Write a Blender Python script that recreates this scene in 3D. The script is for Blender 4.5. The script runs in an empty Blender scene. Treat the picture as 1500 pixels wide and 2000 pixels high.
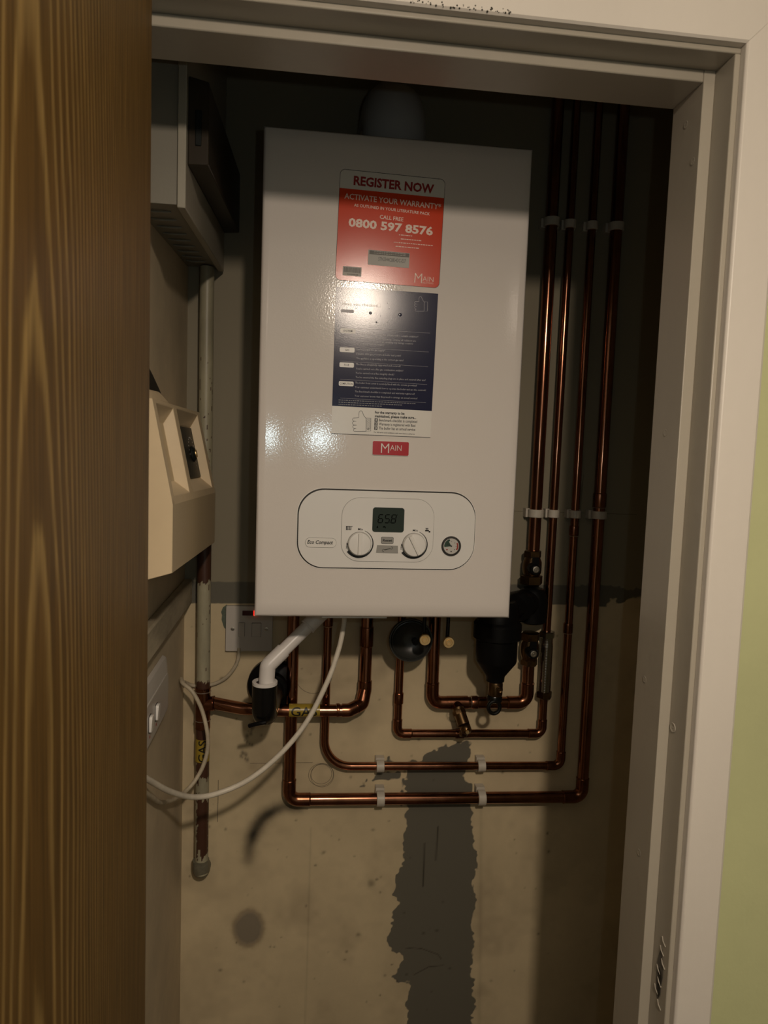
import bpy, bmesh, math, random
import numpy as np
from mathutils import Vector, Matrix, noise

# ------------------------------------------------------------------ camera, light, exposure
scene = bpy.context.scene
scene.view_settings.view_transform = 'Standard'
scene.view_settings.look = 'None'
scene.view_settings.exposure = 0.0
scene.view_settings.gamma = 1.0
scene.view_settings.use_curve_mapping = False

cam_data = bpy.data.cameras.new('camera')
cam = bpy.data.objects.new('camera', cam_data)
scene.collection.objects.link(cam)
cam.matrix_world = Matrix(((0.992619, -0.024667, -0.11874, 0.0622),
                           (-0.116148, 0.088309, -0.989298, -1.0509),
                           (0.034889, 0.995788, 0.084792, 1.5905),
                           (0, 0, 0, 1)))
cam_data.sensor_fit = 'VERTICAL'
cam_data.sensor_height = 36.0
cam_data.lens = 24.966
cam_data.clip_start = 0.02
cam_data.dof.use_dof = True
cam_data.dof.focus_distance = 1.12
cam_data.dof.aperture_fstop = 11.0
scene.camera = cam

world = bpy.data.worlds.new('world')
scene.world = world
world.use_nodes = True
world.node_tree.nodes['Background'].inputs[0].default_value = (1.0, 0.85, 0.65, 1)
world.node_tree.nodes['Background'].inputs[1].default_value = 0.004

def point_light(name, loc, power, color, radius, down=None):
    l = bpy.data.lights.new(name, 'SPOT' if down else 'POINT')
    if down:                       # a lamp shade's downward throw
        l.spot_size, l.spot_blend = math.pi, down
    l.energy = power
    l.color = color
    l.shadow_soft_size = radius
    o = bpy.data.objects.new(name, l)
    o.location = loc
    scene.collection.objects.link(o)
    return o
# the room's pendant bulb, hanging behind the photographer, and the phone's own small light
LAMP = (0.256, -1.415, 2.096)
point_light('pendant_bulb', LAMP, 19.5, (1.0, 0.83, 0.67), 0.032)
point_light('pendant_shade_throw', LAMP, 22.0, (1.0, 0.83, 0.67), 0.032, down=0.7)
point_light('phone_light', (0.118, -1.045, 1.6215), 1.0, (0.78, 0.96, 1.0), 0.0045)

# ------------------------------------------------------------------ helpers
random.seed(4)
R = math.radians
COL = scene.collection

def srgb(r, g, b):
    f = lambda c: (c / 255 / 12.92) if c / 255 <= 0.04045 else ((c / 255 + 0.055) / 1.055) ** 2.4
    return (f(r), f(g), f(b), 1.0)

def mat(name, color, rough=0.5, metal=0.0, coat=0.0, spec=0.5, bump=None, vary=None, emit=None):
    """plain principled material; bump=(scale, strength, detail), vary=(scale, amount, stretch)"""
    m = bpy.data.materials.new(name)
    m.use_nodes = True
    nt = m.node_tree
    b = nt.nodes['Principled BSDF']
    b.inputs['Base Color'].default_value = color if len(color) == 4 else (*color, 1)
    b.inputs['Roughness'].default_value = rough
    b.inputs['Metallic'].default_value = metal
    b.inputs['Coat Weight'].default_value = coat
    b.inputs['Coat Roughness'].default_value = 0.08
    b.inputs['Specular IOR Level'].default_value = spec
    tc = nt.nodes.new('ShaderNodeTexCoord')
    if bump:
        n = nt.nodes.new('ShaderNodeTexNoise')
        n.inputs['Scale'].default_value = bump[0]
        n.inputs['Detail'].default_value = bump[2] if len(bump) > 2 else 2
        nt.links.new(tc.outputs['Object'], n.inputs['Vector'])
        bp = nt.nodes.new('ShaderNodeBump')
        bp.inputs['Strength'].default_value = bump[1]
        bp.inputs['Distance'].default_value = 0.001
        nt.links.new(n.outputs['Fac'], bp.inputs['Height'])
        nt.links.new(bp.outputs['Normal'], b.inputs['Normal'])
        if coat:
            nt.links.new(bp.outputs['Normal'], b.inputs['Coat Normal'])
    if vary:
        mp = nt.nodes.new('ShaderNodeMapping')
        mp.inputs['Scale'].default_value = vary[2] if len(vary) > 2 else (1, 1, 1)
        nt.links.new(tc.outputs['Object'], mp.inputs['Vector'])
        n = nt.nodes.new('ShaderNodeTexNoise')
        n.inputs['Scale'].default_value = vary[0]
        n.inputs['Detail'].default_value = 6
        n.inputs['Roughness'].default_value = 0.65
        nt.links.new(mp.outputs['Vector'], n.inputs['Vector'])
        mr = nt.nodes.new('ShaderNodeMapRange')
        mr.inputs['From Min'].default_value = 0.3
        mr.inputs['From Max'].default_value = 0.7
        mr.inputs['To Min'].default_value = 1 - vary[1]
        mr.inputs['To Max'].default_value = 1 + vary[1] * 0.4
        nt.links.new(n.outputs['Fac'], mr.inputs['Value'])
        mx = nt.nodes.new('ShaderNodeMix')
        mx.data_type = 'RGBA'
        mx.blend_type = 'MULTIPLY'
        mx.inputs[0].default_value = 1
        mx.inputs[6].default_value = b.inputs['Base Color'].default_value[:]
        nt.links.new(mr.outputs['Result'], mx.inputs[7])
        nt.links.new(mx.outputs[2], b.inputs['Base Color'])
    if emit:
        b.inputs['Emission Color'].default_value = emit[0]
        b.inputs['Emission Strength'].default_value = emit[1]
    return m

def attr_mat(name, layers, base, rough=0.7, bump=(60, 0.25, 8), vary=(9, 0.16), spec=0.3):
    """base colour mixed towards each layer's colour by a float attribute of the mesh (wear and stains with a shape of their own)"""
    m = mat(name, base, rough, bump=bump, vary=vary, spec=spec)
    nt = m.node_tree
    b = nt.nodes['Principled BSDF']
    cur = b.inputs['Base Color'].links[0].from_socket
    tc = [n for n in nt.nodes if n.type == 'TEX_COORD'][0]
    for attr, colr, lo, hi in layers:
        a = nt.nodes.new('ShaderNodeAttribute')
        a.attribute_name = attr
        mr = nt.nodes.new('ShaderNodeMapRange')
        mr.inputs['From Min'].default_value = lo
        mr.inputs['From Max'].default_value = hi
        nt.links.new(a.outputs['Fac'], mr.inputs['Value'])
        mx = nt.nodes.new('ShaderNodeMix')
        mx.data_type = 'RGBA'
        mx.inputs[7].default_value = colr
        nt.links.new(mr.outputs['Result'], mx.inputs[0])
        nt.links.new(cur, mx.inputs[6])
        cur = mx.outputs[2]
    nt.links.new(cur, b.inputs['Base Color'])
    return m

class MB:
    """collects geometry for ONE mesh object"""
    def __init__(self):
        self.bm = bmesh.new()
        self.mats = []
    def mi(self, m):
        if m not in self.mats:
            self.mats.append(m)
        return self.mats.index(m)
    def face(self, vs, m):
        try:
            f = self.bm.faces.new(vs)
        except ValueError:
            return None
        f.material_index = self.mi(m)
        f.smooth = True
        return f
    def poly(self, pts, m):
        return self.face([self.bm.verts.new(p) for p in pts], m)
    def hexa(self, c, m):
        """8 corners: bottom ring 0..3 then top ring 4..7"""
        v = [self.bm.verts.new(p) for p in c]
        for q in ((3, 2, 1, 0), (4, 5, 6, 7), (0, 1, 5, 4), (1, 2, 6, 5), (2, 3, 7, 6), (3, 0, 4, 7)):
            self.face([v[i] for i in q], m)
        return self
    def box(self, x0, x1, y0, y1, z0, z1, m):
        return self.hexa([(x0, y0, z0), (x1, y0, z0), (x1, y1, z0), (x0, y1, z0),
                          (x0, y0, z1), (x1, y0, z1), (x1, y1, z1), (x0, y1, z1)], m)
    def prism(self, pts0, pts1, m):
        """two matching outlines joined into a closed solid"""
        a = [self.bm.verts.new(p) for p in pts0]
        b = [self.bm.verts.new(p) for p in pts1]
        n = len(a)
        self.face(a[::-1], m)
        self.face(b, m)
        for i in range(n):
            self.face([a[i], a[(i + 1) % n], b[(i + 1) % n], b[i]], m)
        return self
    def lathe(self, prof, origin, axis, m, seg=32, ref=None, cap=True):
        """prof: list of (radius, distance along axis)"""
        ax = Vector(axis).normalized()
        r0 = Vector(ref) if ref else (Vector((1, 0, 0)) if abs(ax.x) < 0.9 else Vector((0, 0, 1)))
        u = (r0 - ax * r0.dot(ax)).normalized()
        w = ax.cross(u)
        o = Vector(origin)
        rings = []
        for r, t in prof:
            if r < 1e-6:
                rings.append([self.bm.verts.new(o + ax * t)])
            else:
                rings.append([self.bm.verts.new(o + ax * t + (u * math.cos(k * 2 * math.pi / seg) + w * math.sin(k * 2 * math.pi / seg)) * r) for k in range(seg)])
        for A, B in zip(rings, rings[1:]):
            if len(A) == 1 and len(B) == 1:
                continue
            for k in range(seg):
                k2 = (k + 1) % seg
                if len(A) == 1:
                    self.face([A[0], B[k2], B[k]], m)
                elif len(B) == 1:
                    self.face([A[k], A[k2], B[0]], m)
                else:
                    self.face([A[k], A[k2], B[k2], B[k]], m)
        if cap:
            if len(rings[0]) > 1: self.face(rings[0][::-1], m)
            if len(rings[-1]) > 1: self.face(rings[-1], m)
        return self
    def cyl(self, p0, p1, r, m, seg=24, r1=None, cap=True):
        p0, p1 = Vector(p0), Vector(p1)
        L = (p1 - p0).length
        return self.lathe([(r, 0), (r if r1 is None else r1, L)], p0, p1 - p0, m, seg, cap=cap)
    def tube(self, pts, rad, m, seg=20, cap=True):
        """rad: number or list per point; frames carried along without twist"""
        pts = [Vector(p) for p in pts]
        n = len(pts)
        rads = rad if isinstance(rad, (list, tuple)) else [rad] * n
        T = [((pts[min(i + 1, n - 1)] - pts[max(i - 1, 0)]).normalized()) for i in range(n)]
        ref = Vector((0, -1, 0)) if abs(T[0].y) < 0.9 else Vector((1, 0, 0))
        u = (ref - T[0] * ref.dot(T[0])).normalized()
        rings = []
        for i in range(n):
            u = (u - T[i] * u.dot(T[i])).normalized()
            w = T[i].cross(u)
            rings.append([self.bm.verts.new(pts[i] + (u * math.cos(k * 2 * math.pi / seg) + w * math.sin(k * 2 * math.pi / seg)) * rads[i]) for k in range(seg)])
        for A, B in zip(rings, rings[1:]):
            for k in range(seg):
                k2 = (k + 1) % seg
                self.face([A[k], A[k2], B[k2], B[k]], m)
        if cap:
            self.face(rings[0][::-1], m)
            self.face(rings[-1], m)
        return rings
    def plate(self, outline, y0, y1, m):
        """outline of (x, z) in the wall's plane, solid between y0 (front) and y1"""
        return self.prism([(x, y0, z) for x, z in outline], [(x, y1, z) for x, z in outline], m)
    def stroke(self, pts, w, y, m, closed=False):
        """flat printed line of (x, z) points"""
        P = [Vector((x, z)) for x, z in pts]
        if closed: P = P + [P[0]]
        n = len(P)
        L, Rr = [], []
        ws = w if isinstance(w, list) else [w] * n
        for i in range(n):
            d = P[min(i + 1, n - 1)] - P[max(i - 1, 0)]
            if d.length < 1e-9: d = Vector((1, 0))
            d.normalize()
            nrm = Vector((-d.y, d.x)) * ws[i] * 0.5
            a, b = P[i] + nrm, P[i] - nrm
            L.append(self.bm.verts.new((a.x, y, a.y)))
            Rr.append(self.bm.verts.new((b.x, y, b.y)))
        for i in range(n - 1):
            self.face([L[i], Rr[i], Rr[i + 1], L[i + 1]], m)
        return self
    def quad(self, x0, z0, x1, z1, y, m):
        return self.poly([(x0, y, z0), (x1, y, z0), (x1, y, z1), (x0, y, z1)], m)
    def text(self, s, x0, z0, x1, z1, h, y, m, bold=0.0, shear=0.0, res=2, mapper=None):
        """printed text whose base line runs from (x0, z0) to (x1, z1), cap height h"""
        c = bpy.data.curves.new('lettering', 'FONT')
        c.body = s
        c.resolution_u = res
        c.offset = bold
        c.shear = shear
        o = bpy.data.objects.new('lettering', c)
        me = bpy.data.meshes.new_from_object(o)
        cc = bpy.data.curves.new('lettering', 'FONT')
        cc.body = 'H'
        cc.offset = bold
        oh = bpy.data.objects.new('lettering', cc)
        mh = bpy.data.meshes.new_from_object(oh)
        hv = max(v.co.y for v in mh.vertices) - min(v.co.y for v in mh.vertices)
        base = min(v.co.y for v in mh.vertices)
        if mapper:                     # fine enough to follow a curved surface
            tb = bmesh.new()
            tb.from_mesh(me)
            bmesh.ops.triangulate(tb, faces=tb.faces)
            for _ in range(3):
                bmesh.ops.subdivide_edges(tb, edges=tb.edges, cuts=1, use_grid_fill=True)
            bmesh.ops.triangulate(tb, faces=tb.faces)
            tb.to_mesh(me)
            tb.free()
        n = len(me.vertices)
        co = np.empty(n * 3)
        me.vertices.foreach_get('co', co)
        co = co.reshape(-1, 3)
        mn, mx = co[:, 0].min(), co[:, 0].max()
        d = np.array([x1 - x0, z1 - z0])
        Lg = np.linalg.norm(d)
        e = d / Lg
        a = (co[:, 0] - mn) / (mx - mn) * Lg
        t = (co[:, 1] - base) / hv * h
        if mapper:
            out = np.array([mapper(p, q) for p, q in zip(a, t)])
        else:
            out = np.stack([x0 + a * e[0] - t * e[1], np.full(n, y), z0 + a * e[1] + t * e[0]], 1)
        me.vertices.foreach_set('co', out.ravel())
        k = self.mi(m)
        me.polygons.foreach_set('material_index', [k] * len(me.polygons))
        self.bm.from_mesh(me)
        for ob in (o, oh):
            d_ = ob.data
            bpy.data.objects.remove(ob)
            bpy.data.curves.remove(d_)
        bpy.data.meshes.remove(me)
        bpy.data.meshes.remove(mh)
        return self

def rrect(x0, x1, z0, z1, r, n=8):
    out = []
    for cx, cz, a0 in ((x1 - r, z1 - r, 0), (x0 + r, z1 - r, 90), (x0 + r, z0 + r, 180), (x1 - r, z0 + r, 270)):
        for k in range(n + 1):
            a = R(a0 + 90 * k / n)
            out.append((cx + r * math.cos(a), cz + r * math.sin(a)))
    return out

def fillet(pts, rads, n=10):
    """polyline with rounded corners"""
    P = [Vector(p) for p in pts]
    out = [P[0]]
    for i in range(1, len(P) - 1):
        r = rads[i - 1] if isinstance(rads, (list, tuple)) else rads
        a, b = (P[i - 1] - P[i]).normalized(), (P[i + 1] - P[i]).normalized()
        ang = a.angle(b)
        if r <= 0 or ang > 3.1:
            out.append(P[i]); continue
        t = r / math.tan(ang / 2)
        c = P[i] + (a + b).normalized() * (r / math.sin(ang / 2))
        s, e = P[i] + a * t, P[i] + b * t
        v0, v1 = s - c, e - c
        tot = v0.angle(v1)
        for k in range(n + 1):
            f = k / n
            v = (v0 * math.sin((1 - f) * tot) + v1 * math.sin(f * tot)) / math.sin(tot)
            out.append(c + v)
    out.append(P[-1])
    return out

def smooth_path(pts, sub=8):
    P = [Vector(p) for p in pts]
    P = [P[0] * 2 - P[1]] + P + [P[-1] * 2 - P[-2]]
    out = []
    for i in range(1, len(P) - 2):
        for k in range(sub):
            t = k / sub
            a, b, c, d = P[i - 1:i + 3]
            out.append(0.5 * ((2 * b) + (c - a) * t + (2 * a - 5 * b + 4 * c - d) * t * t + (3 * b - a - 3 * c + d) * t ** 3))
    out.append(P[-2])
    return out

def wpos(o):
    p = Vector((0, 0, 0))
    while o is not None:
        p += o.location
        o = o.parent
    return p

def obj(name, mb, parent=None, label=None, bevel=0, at=None, recalc=True, sharp=35, seg=2):
    me = bpy.data.meshes.new(name)
    if recalc:
        bmesh.ops.recalc_face_normals(mb.bm, faces=mb.bm.faces)
    off = wpos(parent) if parent else Vector(at or (0, 0, 0))
    bmesh.ops.translate(mb.bm, verts=mb.bm.verts, vec=-off)
    mb.bm.to_mesh(me)
    mb.bm.free()
    for m in mb.mats:
        me.materials.append(m)
    me.set_sharp_from_angle(angle=R(sharp))
    o = bpy.data.objects.new(name, me)
    COL.objects.link(o)
    if parent: o.parent = parent
    else: o.location = off
    if label: o['label'] = label
    if bevel:
        bv = o.modifiers.new('edge', 'BEVEL')
        bv.width = bevel
        bv.segments = seg
        bv.limit_method = 'ANGLE'
        bv.angle_limit = R(40)
    return o

def tag(o, label, cat, group=None):
    o['label'] = label
    o['category'] = cat
    if group: o['group'] = group
    return o

def thing(name, label, cat, loc, group=None):
    o = bpy.data.objects.new(name, None)
    o.empty_display_size = 0.05
    o.location = loc
    COL.objects.link(o)
    return tag(o, label, cat, group)

def struct(name, mb, bevel=0, label=None, **k):
    o = obj(name, mb, bevel=bevel, **k)
    o['kind'] = 'structure'
    if label: o['label'] = label
    return o

# ------------------------------------------------------------------ materials
M = {}
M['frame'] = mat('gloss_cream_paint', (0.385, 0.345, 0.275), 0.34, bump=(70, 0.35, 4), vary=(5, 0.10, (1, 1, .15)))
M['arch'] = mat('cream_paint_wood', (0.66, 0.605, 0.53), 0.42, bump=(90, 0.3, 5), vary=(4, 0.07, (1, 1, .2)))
M['green'] = mat('green_wall_paint', (0.49, 0.50, 0.26), 0.65, bump=(160, 0.25, 4), vary=(3, 0.12))
M['hall'] = mat('hall_wall_paint', (0.42, 0.46, 0.45), 0.7)
M['cream'] = mat('old_cream_wall', (0.56, 0.46, 0.31), 0.6, bump=(60, 0.3, 7), vary=(7, 0.2))
M['ceil'] = mat('ceiling_paint', (0.62, 0.62, 0.59), 0.8)
M['floor'] = mat('brown_carpet', (0.10, 0.065, 0.04), 0.95, bump=(500, 0.8))
M['white'] = mat('white_boiler_enamel', (0.69, 0.640, 0.590), 0.10, bump=(420, 0.075, 2))
M['white_plain'] = mat('white_plastic', (0.76, 0.735, 0.69), 0.3)
M['panel'] = mat('control_panel_plastic', (0.74, 0.72, 0.68), 0.28)
M['grey_plastic'] = mat('grey_plastic', (0.30, 0.29, 0.265), 0.4)
M['line'] = mat('dark_gap', (0.02, 0.018, 0.015), 0.6)
M['ink'] = mat('black_ink', (0.012, 0.011, 0.01), 0.45)
M['red'] = mat('badge_red', (0.42, 0.012, 0.022), 0.25)
M['sticker_red'] = mat('glossy_red_sticker', (0.62, 0.050, 0.012), 0.18, spec=0.4, bump=(900, 0.05, 2))
M['sticker_white'] = mat('glossy_white_sticker', (0.72, 0.69, 0.63), 0.25, bump=(420, 0.08, 2))
M['dark_red'] = mat('dark_red_print', (0.30, 0.016, 0.014), 0.35)
M['sticker_blue'] = mat('glossy_navy_sticker', (0.008, 0.009, 0.040), 0.155, spec=0.34, bump=(900, 0.045, 2))
M['print_white'] = mat('white_print', (0.70, 0.68, 0.64), 0.35)
M['print_faint'] = mat('faint_print', (0.16, 0.155, 0.17), 0.4)
M['print_dim'] = mat('dim_white_print', (0.36, 0.35, 0.37), 0.4)
M['print_pink'] = mat('pale_print', (0.78, 0.60, 0.50), 0.4)
M['label_grey'] = mat('grey_label', (0.42, 0.40, 0.36), 0.5)
M['label_dark'] = mat('dark_label_band', (0.10, 0.09, 0.075), 0.5)
M['lcd'] = mat('lcd_glass', (0.030, 0.042, 0.034), 0.3, spec=0.15)
M['lcd_seg'] = mat('lcd_segment', (0.003, 0.003, 0.003), 0.6, spec=0.05)
M['gauge_face'] = mat('gauge_face', (0.5, 0.48, 0.44), 0.4)
M['gauge_green'] = mat('gauge_green', (0.018, 0.05, 0.03), 0.4)
M['gauge_red'] = mat('gauge_red', (0.28, 0.03, 0.02), 0.4)
M['copper'] = mat('copper', (0.37, 0.165, 0.098), 0.16, metal=1.0, bump=(55, 0.06, 5), vary=(26, 0.45, (1, 1, .35)))
M['copper_dull'] = mat('dull_copper_fitting', (0.30, 0.125, 0.068), 0.24, metal=1.0, bump=(70, 0.1, 4), vary=(40, 0.5))
M['brass'] = mat('brass', (0.90, 0.66, 0.33), 0.42, metal=1.0)
M['brass_dark'] = mat('old_brass', (0.20, 0.125, 0.06), 0.3, metal=1.0, vary=(60, 0.4))
M['chrome'] = mat('steel_braid', (0.40, 0.39, 0.375), 0.22, metal=1.0)
M['solder'] = mat('solder_ring', (0.70, 0.66, 0.60), 0.35, metal=1.0)
M['black'] = mat('black_plastic', (0.0035, 0.0035, 0.0035), 0.38, spec=0.18)
M['black_gloss'] = mat('glossy_black_plastic', (0.005, 0.005, 0.0045), 0.25, spec=0.35)
M['cap_black'] = mat('black_rubber_dish', (0.028, 0.028, 0.024), 0.38)
M['pvc'] = mat('white_pvc', (0.74, 0.70, 0.66), 0.32)
M['clip'] = mat('clip_plastic', (0.50, 0.455, 0.38), 0.45, vary=(60, 0.12))
M['cable'] = mat('white_cable', (0.66, 0.60, 0.49), 0.4, vary=(40, 0.15))
M['cable_old'] = mat('yellowed_cable', (0.50, 0.43, 0.31), 0.5, vary=(50, 0.3))
M['tape'] = mat('yellow_tape', (0.34, 0.24, 0.03), 0.3)
M['beige'] = mat('beige_plastic', (0.66, 0.52, 0.33), 0.36, vary=(5, 0.1))
M['beige_face'] = mat('beige_enamel', (0.52, 0.41, 0.25), 0.4, bump=(300, 0.15, 2))
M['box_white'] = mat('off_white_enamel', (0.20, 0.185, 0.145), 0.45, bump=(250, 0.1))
M['smoke'] = mat('smoked_brown_plastic', (0.030, 0.023, 0.015), 0.35, spec=0.2)
M['dark_screen'] = mat('dark_dial_panel', (0.012, 0.014, 0.013), 0.4, spec=0.12)
M['neon'] = mat('neon_lens_red', (0.055, 0.004, 0.004), 0.25)
M['neon_lit'] = mat('neon_lit_red', (0.5, 0.01, 0.006), 0.3, emit=((1.0, 0.03, 0.015, 1), 1.6))
M['screw'] = mat('screw_steel', (0.55, 0.52, 0.46), 0.35, metal=1.0)
M['fuse_white'] = mat('spur_plate_plastic', (0.47, 0.435, 0.39), 0.35)
M['hole'] = mat('green_back_box', (0.10, 0.125, 0.09), 0.7, vary=(120, 0.4))
M['mould'] = mat('black_mould', (0.03, 0.025, 0.015), 0.9)
M['mark'] = mat('pencil_mark', (0.14, 0.115, 0.075), 0.8)
M['timber'] = mat('peeling_painted_timber', (0.40, 0.34, 0.235), 0.65, bump=(50, 0.8, 8), vary=(16, 0.55, (1, .3, 1)))
M['pipe_end'] = mat('grimy_pipe_paint', (0.17, 0.155, 0.11), 0.5, vary=(40, 0.4))
M['cover'] = mat('off_white_cover', (0.30, 0.275, 0.215), 0.42)
M['flue'] = mat('flue_grey_plastic', (0.42, 0.42, 0.42), 0.4)

def wood_mat():
    m = bpy.data.materials.new('varnished_door_wood')
    m.use_nodes = True
    nt = m.node_tree
    b = nt.nodes['Principled BSDF']
    N, Lk = nt.nodes.new, nt.links.new
    tc = N('ShaderNodeTexCoord')
    # plain-sawn grain: growth rings of a tapering log cut by the board (cathedral arches round the heart line)
    def math_(op, a, b=None, c=None):
        n = N('ShaderNodeMath'); n.operation = op
        for k, v in enumerate((a, b, c)):
            if v is None: continue
            if isinstance(v, (int, float)): n.inputs[k].default_value = v
            else: Lk(v, n.inputs[k])
        return n.outputs[0]
    def noise_(scale, detail, zs):
        mp = N('ShaderNodeMapping'); mp.inputs['Scale'].default_value = (1.0, 1.0, zs)
        Lk(tc.outputs['Object'], mp.inputs['Vector'])
        n = N('ShaderNodeTexNoise'); n.inputs['Scale'].default_value = scale; n.inputs['Detail'].default_value = detail
        Lk(mp.outputs['Vector'], n.inputs['Vector'])
        return n.outputs['Fac']
    sx = N('ShaderNodeSeparateXYZ'); Lk(tc.outputs['Object'], sx.inputs[0])
    w1 = noise_(5.0, 2, 0.35)
    w2 = noise_(90.0, 3, 0.10)
    dy = math_('ADD', sx.outputs['Y'], 0.283)
    dy = math_('MULTIPLY_ADD', w1, 0.03, math_('ADD', dy, -0.015))
    hh = math_('MULTIPLY_ADD', sx.outputs['Z'], 0.025, 0.045)
    rr = math_('SQRT', math_('ADD', math_('MULTIPLY', dy, dy), math_('MULTIPLY', hh, hh)))
    fld = math_('MULTIPLY_ADD', rr, 200.0, math_('MULTIPLY', w1, 2.6))
    fld = math_('MULTIPLY_ADD', w2, 0.45, fld)
    fr = math_('FRACT', fld)
    r1 = N('ShaderNodeValToRGB')
    e = r1.color_ramp.elements
    e[0].position = 0.0; e[0].color = (0.120, 0.064, 0.0150, 1)
    e[1].position = 1.0; e[1].color = (0.130, 0.071, 0.0175, 1)
    for ps, cl in ((0.12, (0.098, 0.050, 0.0110, 1)), (0.62, (0.112, 0.058, 0.0135, 1)), (0.80, (0.235, 0.142, 0.044, 1)), (0.90, (0.260, 0.160, 0.050, 1))):
        x = r1.color_ramp.elements.new(ps); x.color = cl
    Lk(fr, r1.inputs['Fac'])
    # fine pores
    mp2 = N('ShaderNodeMapping'); mp2.inputs['Scale'].default_value = (1, 1, 0.02)
    Lk(tc.outputs['Object'], mp2.inputs['Vector'])
    n3 = N('ShaderNodeTexNoise'); n3.inputs['Scale'].default_value = 420; n3.inputs['Detail'].default_value = 3
    Lk(mp2.outputs['Vector'], n3.inputs['Vector'])
    mr = N('ShaderNodeMapRange'); mr.inputs['From Min'].default_value = .3; mr.inputs['From Max'].default_value = .7
    mr.inputs['To Min'].default_value = 0.60; mr.inputs['To Max'].default_value = 1.25
    Lk(n3.outputs['Fac'], mr.inputs['Value'])
    mx = N('ShaderNodeMix'); mx.data_type = 'RGBA'; mx.blend_type = 'MULTIPLY'; mx.inputs[0].default_value = 1
    Lk(r1.outputs['Color'], mx.inputs[6]); Lk(mr.outputs['Result'], mx.inputs[7])
    Lk(mx.outputs[2], b.inputs['Base Color'])
    b.inputs['Roughness'].default_value = 0.5
    b.inputs['Specular IOR Level'].default_value = 0.22
    bp = N('ShaderNodeBump'); bp.inputs['Strength'].default_value = 0.25; bp.inputs['Distance'].default_value = 0.0006
    Lk(n3.outputs['Fac'], bp.inputs['Height']); Lk(bp.outputs['Normal'], b.inputs['Normal'])
    return m
M['wood'] = wood_mat()

# ------------------------------------------------------------------ setting: cupboard shell and hallway
WY = 0.27          # face of the cupboard's back wall
FY = -0.363        # hallway face of the cupboard wall
IY = -0.27         # cupboard face of the same wall
CZ = 2.42

struct('floor', MB().box(-1.3, 1.7, -2.6, 0.4, -0.05, 0.0, M['floor']))
struct('ceiling', MB().box(-1.3, 1.7, -2.6, 0.4, CZ, CZ + 0.05, M['ceil']))
struct('wall_left', MB().box(-0.19, -0.143, IY, WY, 0, CZ, M['cream']))
struct('wall_right', MB().box(0.80, 0.85, IY, WY, 0, CZ, M['ceil']))
w = MB()
w.box(-1.3, -0.141, FY, IY, 0, CZ, M['green'])
w.box(0.4975, 1.7, FY, IY, 0, CZ, M['green'])
w.box(-0.141, 0.4975, FY, IY, 2.013, CZ, M['green'])
struct('wall_front', w)
struct('wall_hall_left', MB().box(-1.35, -1.3, -2.6, FY, 0, CZ, M['hall']))
struct('wall_hall_right', MB().box(1.7, 1.75, -2.6, FY, 0, CZ, M['hall']))
struct('wall_hall_rear', MB().box(-1.3, 1.7, -2.65, -2.6, 0, CZ, M['hall']))

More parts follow.
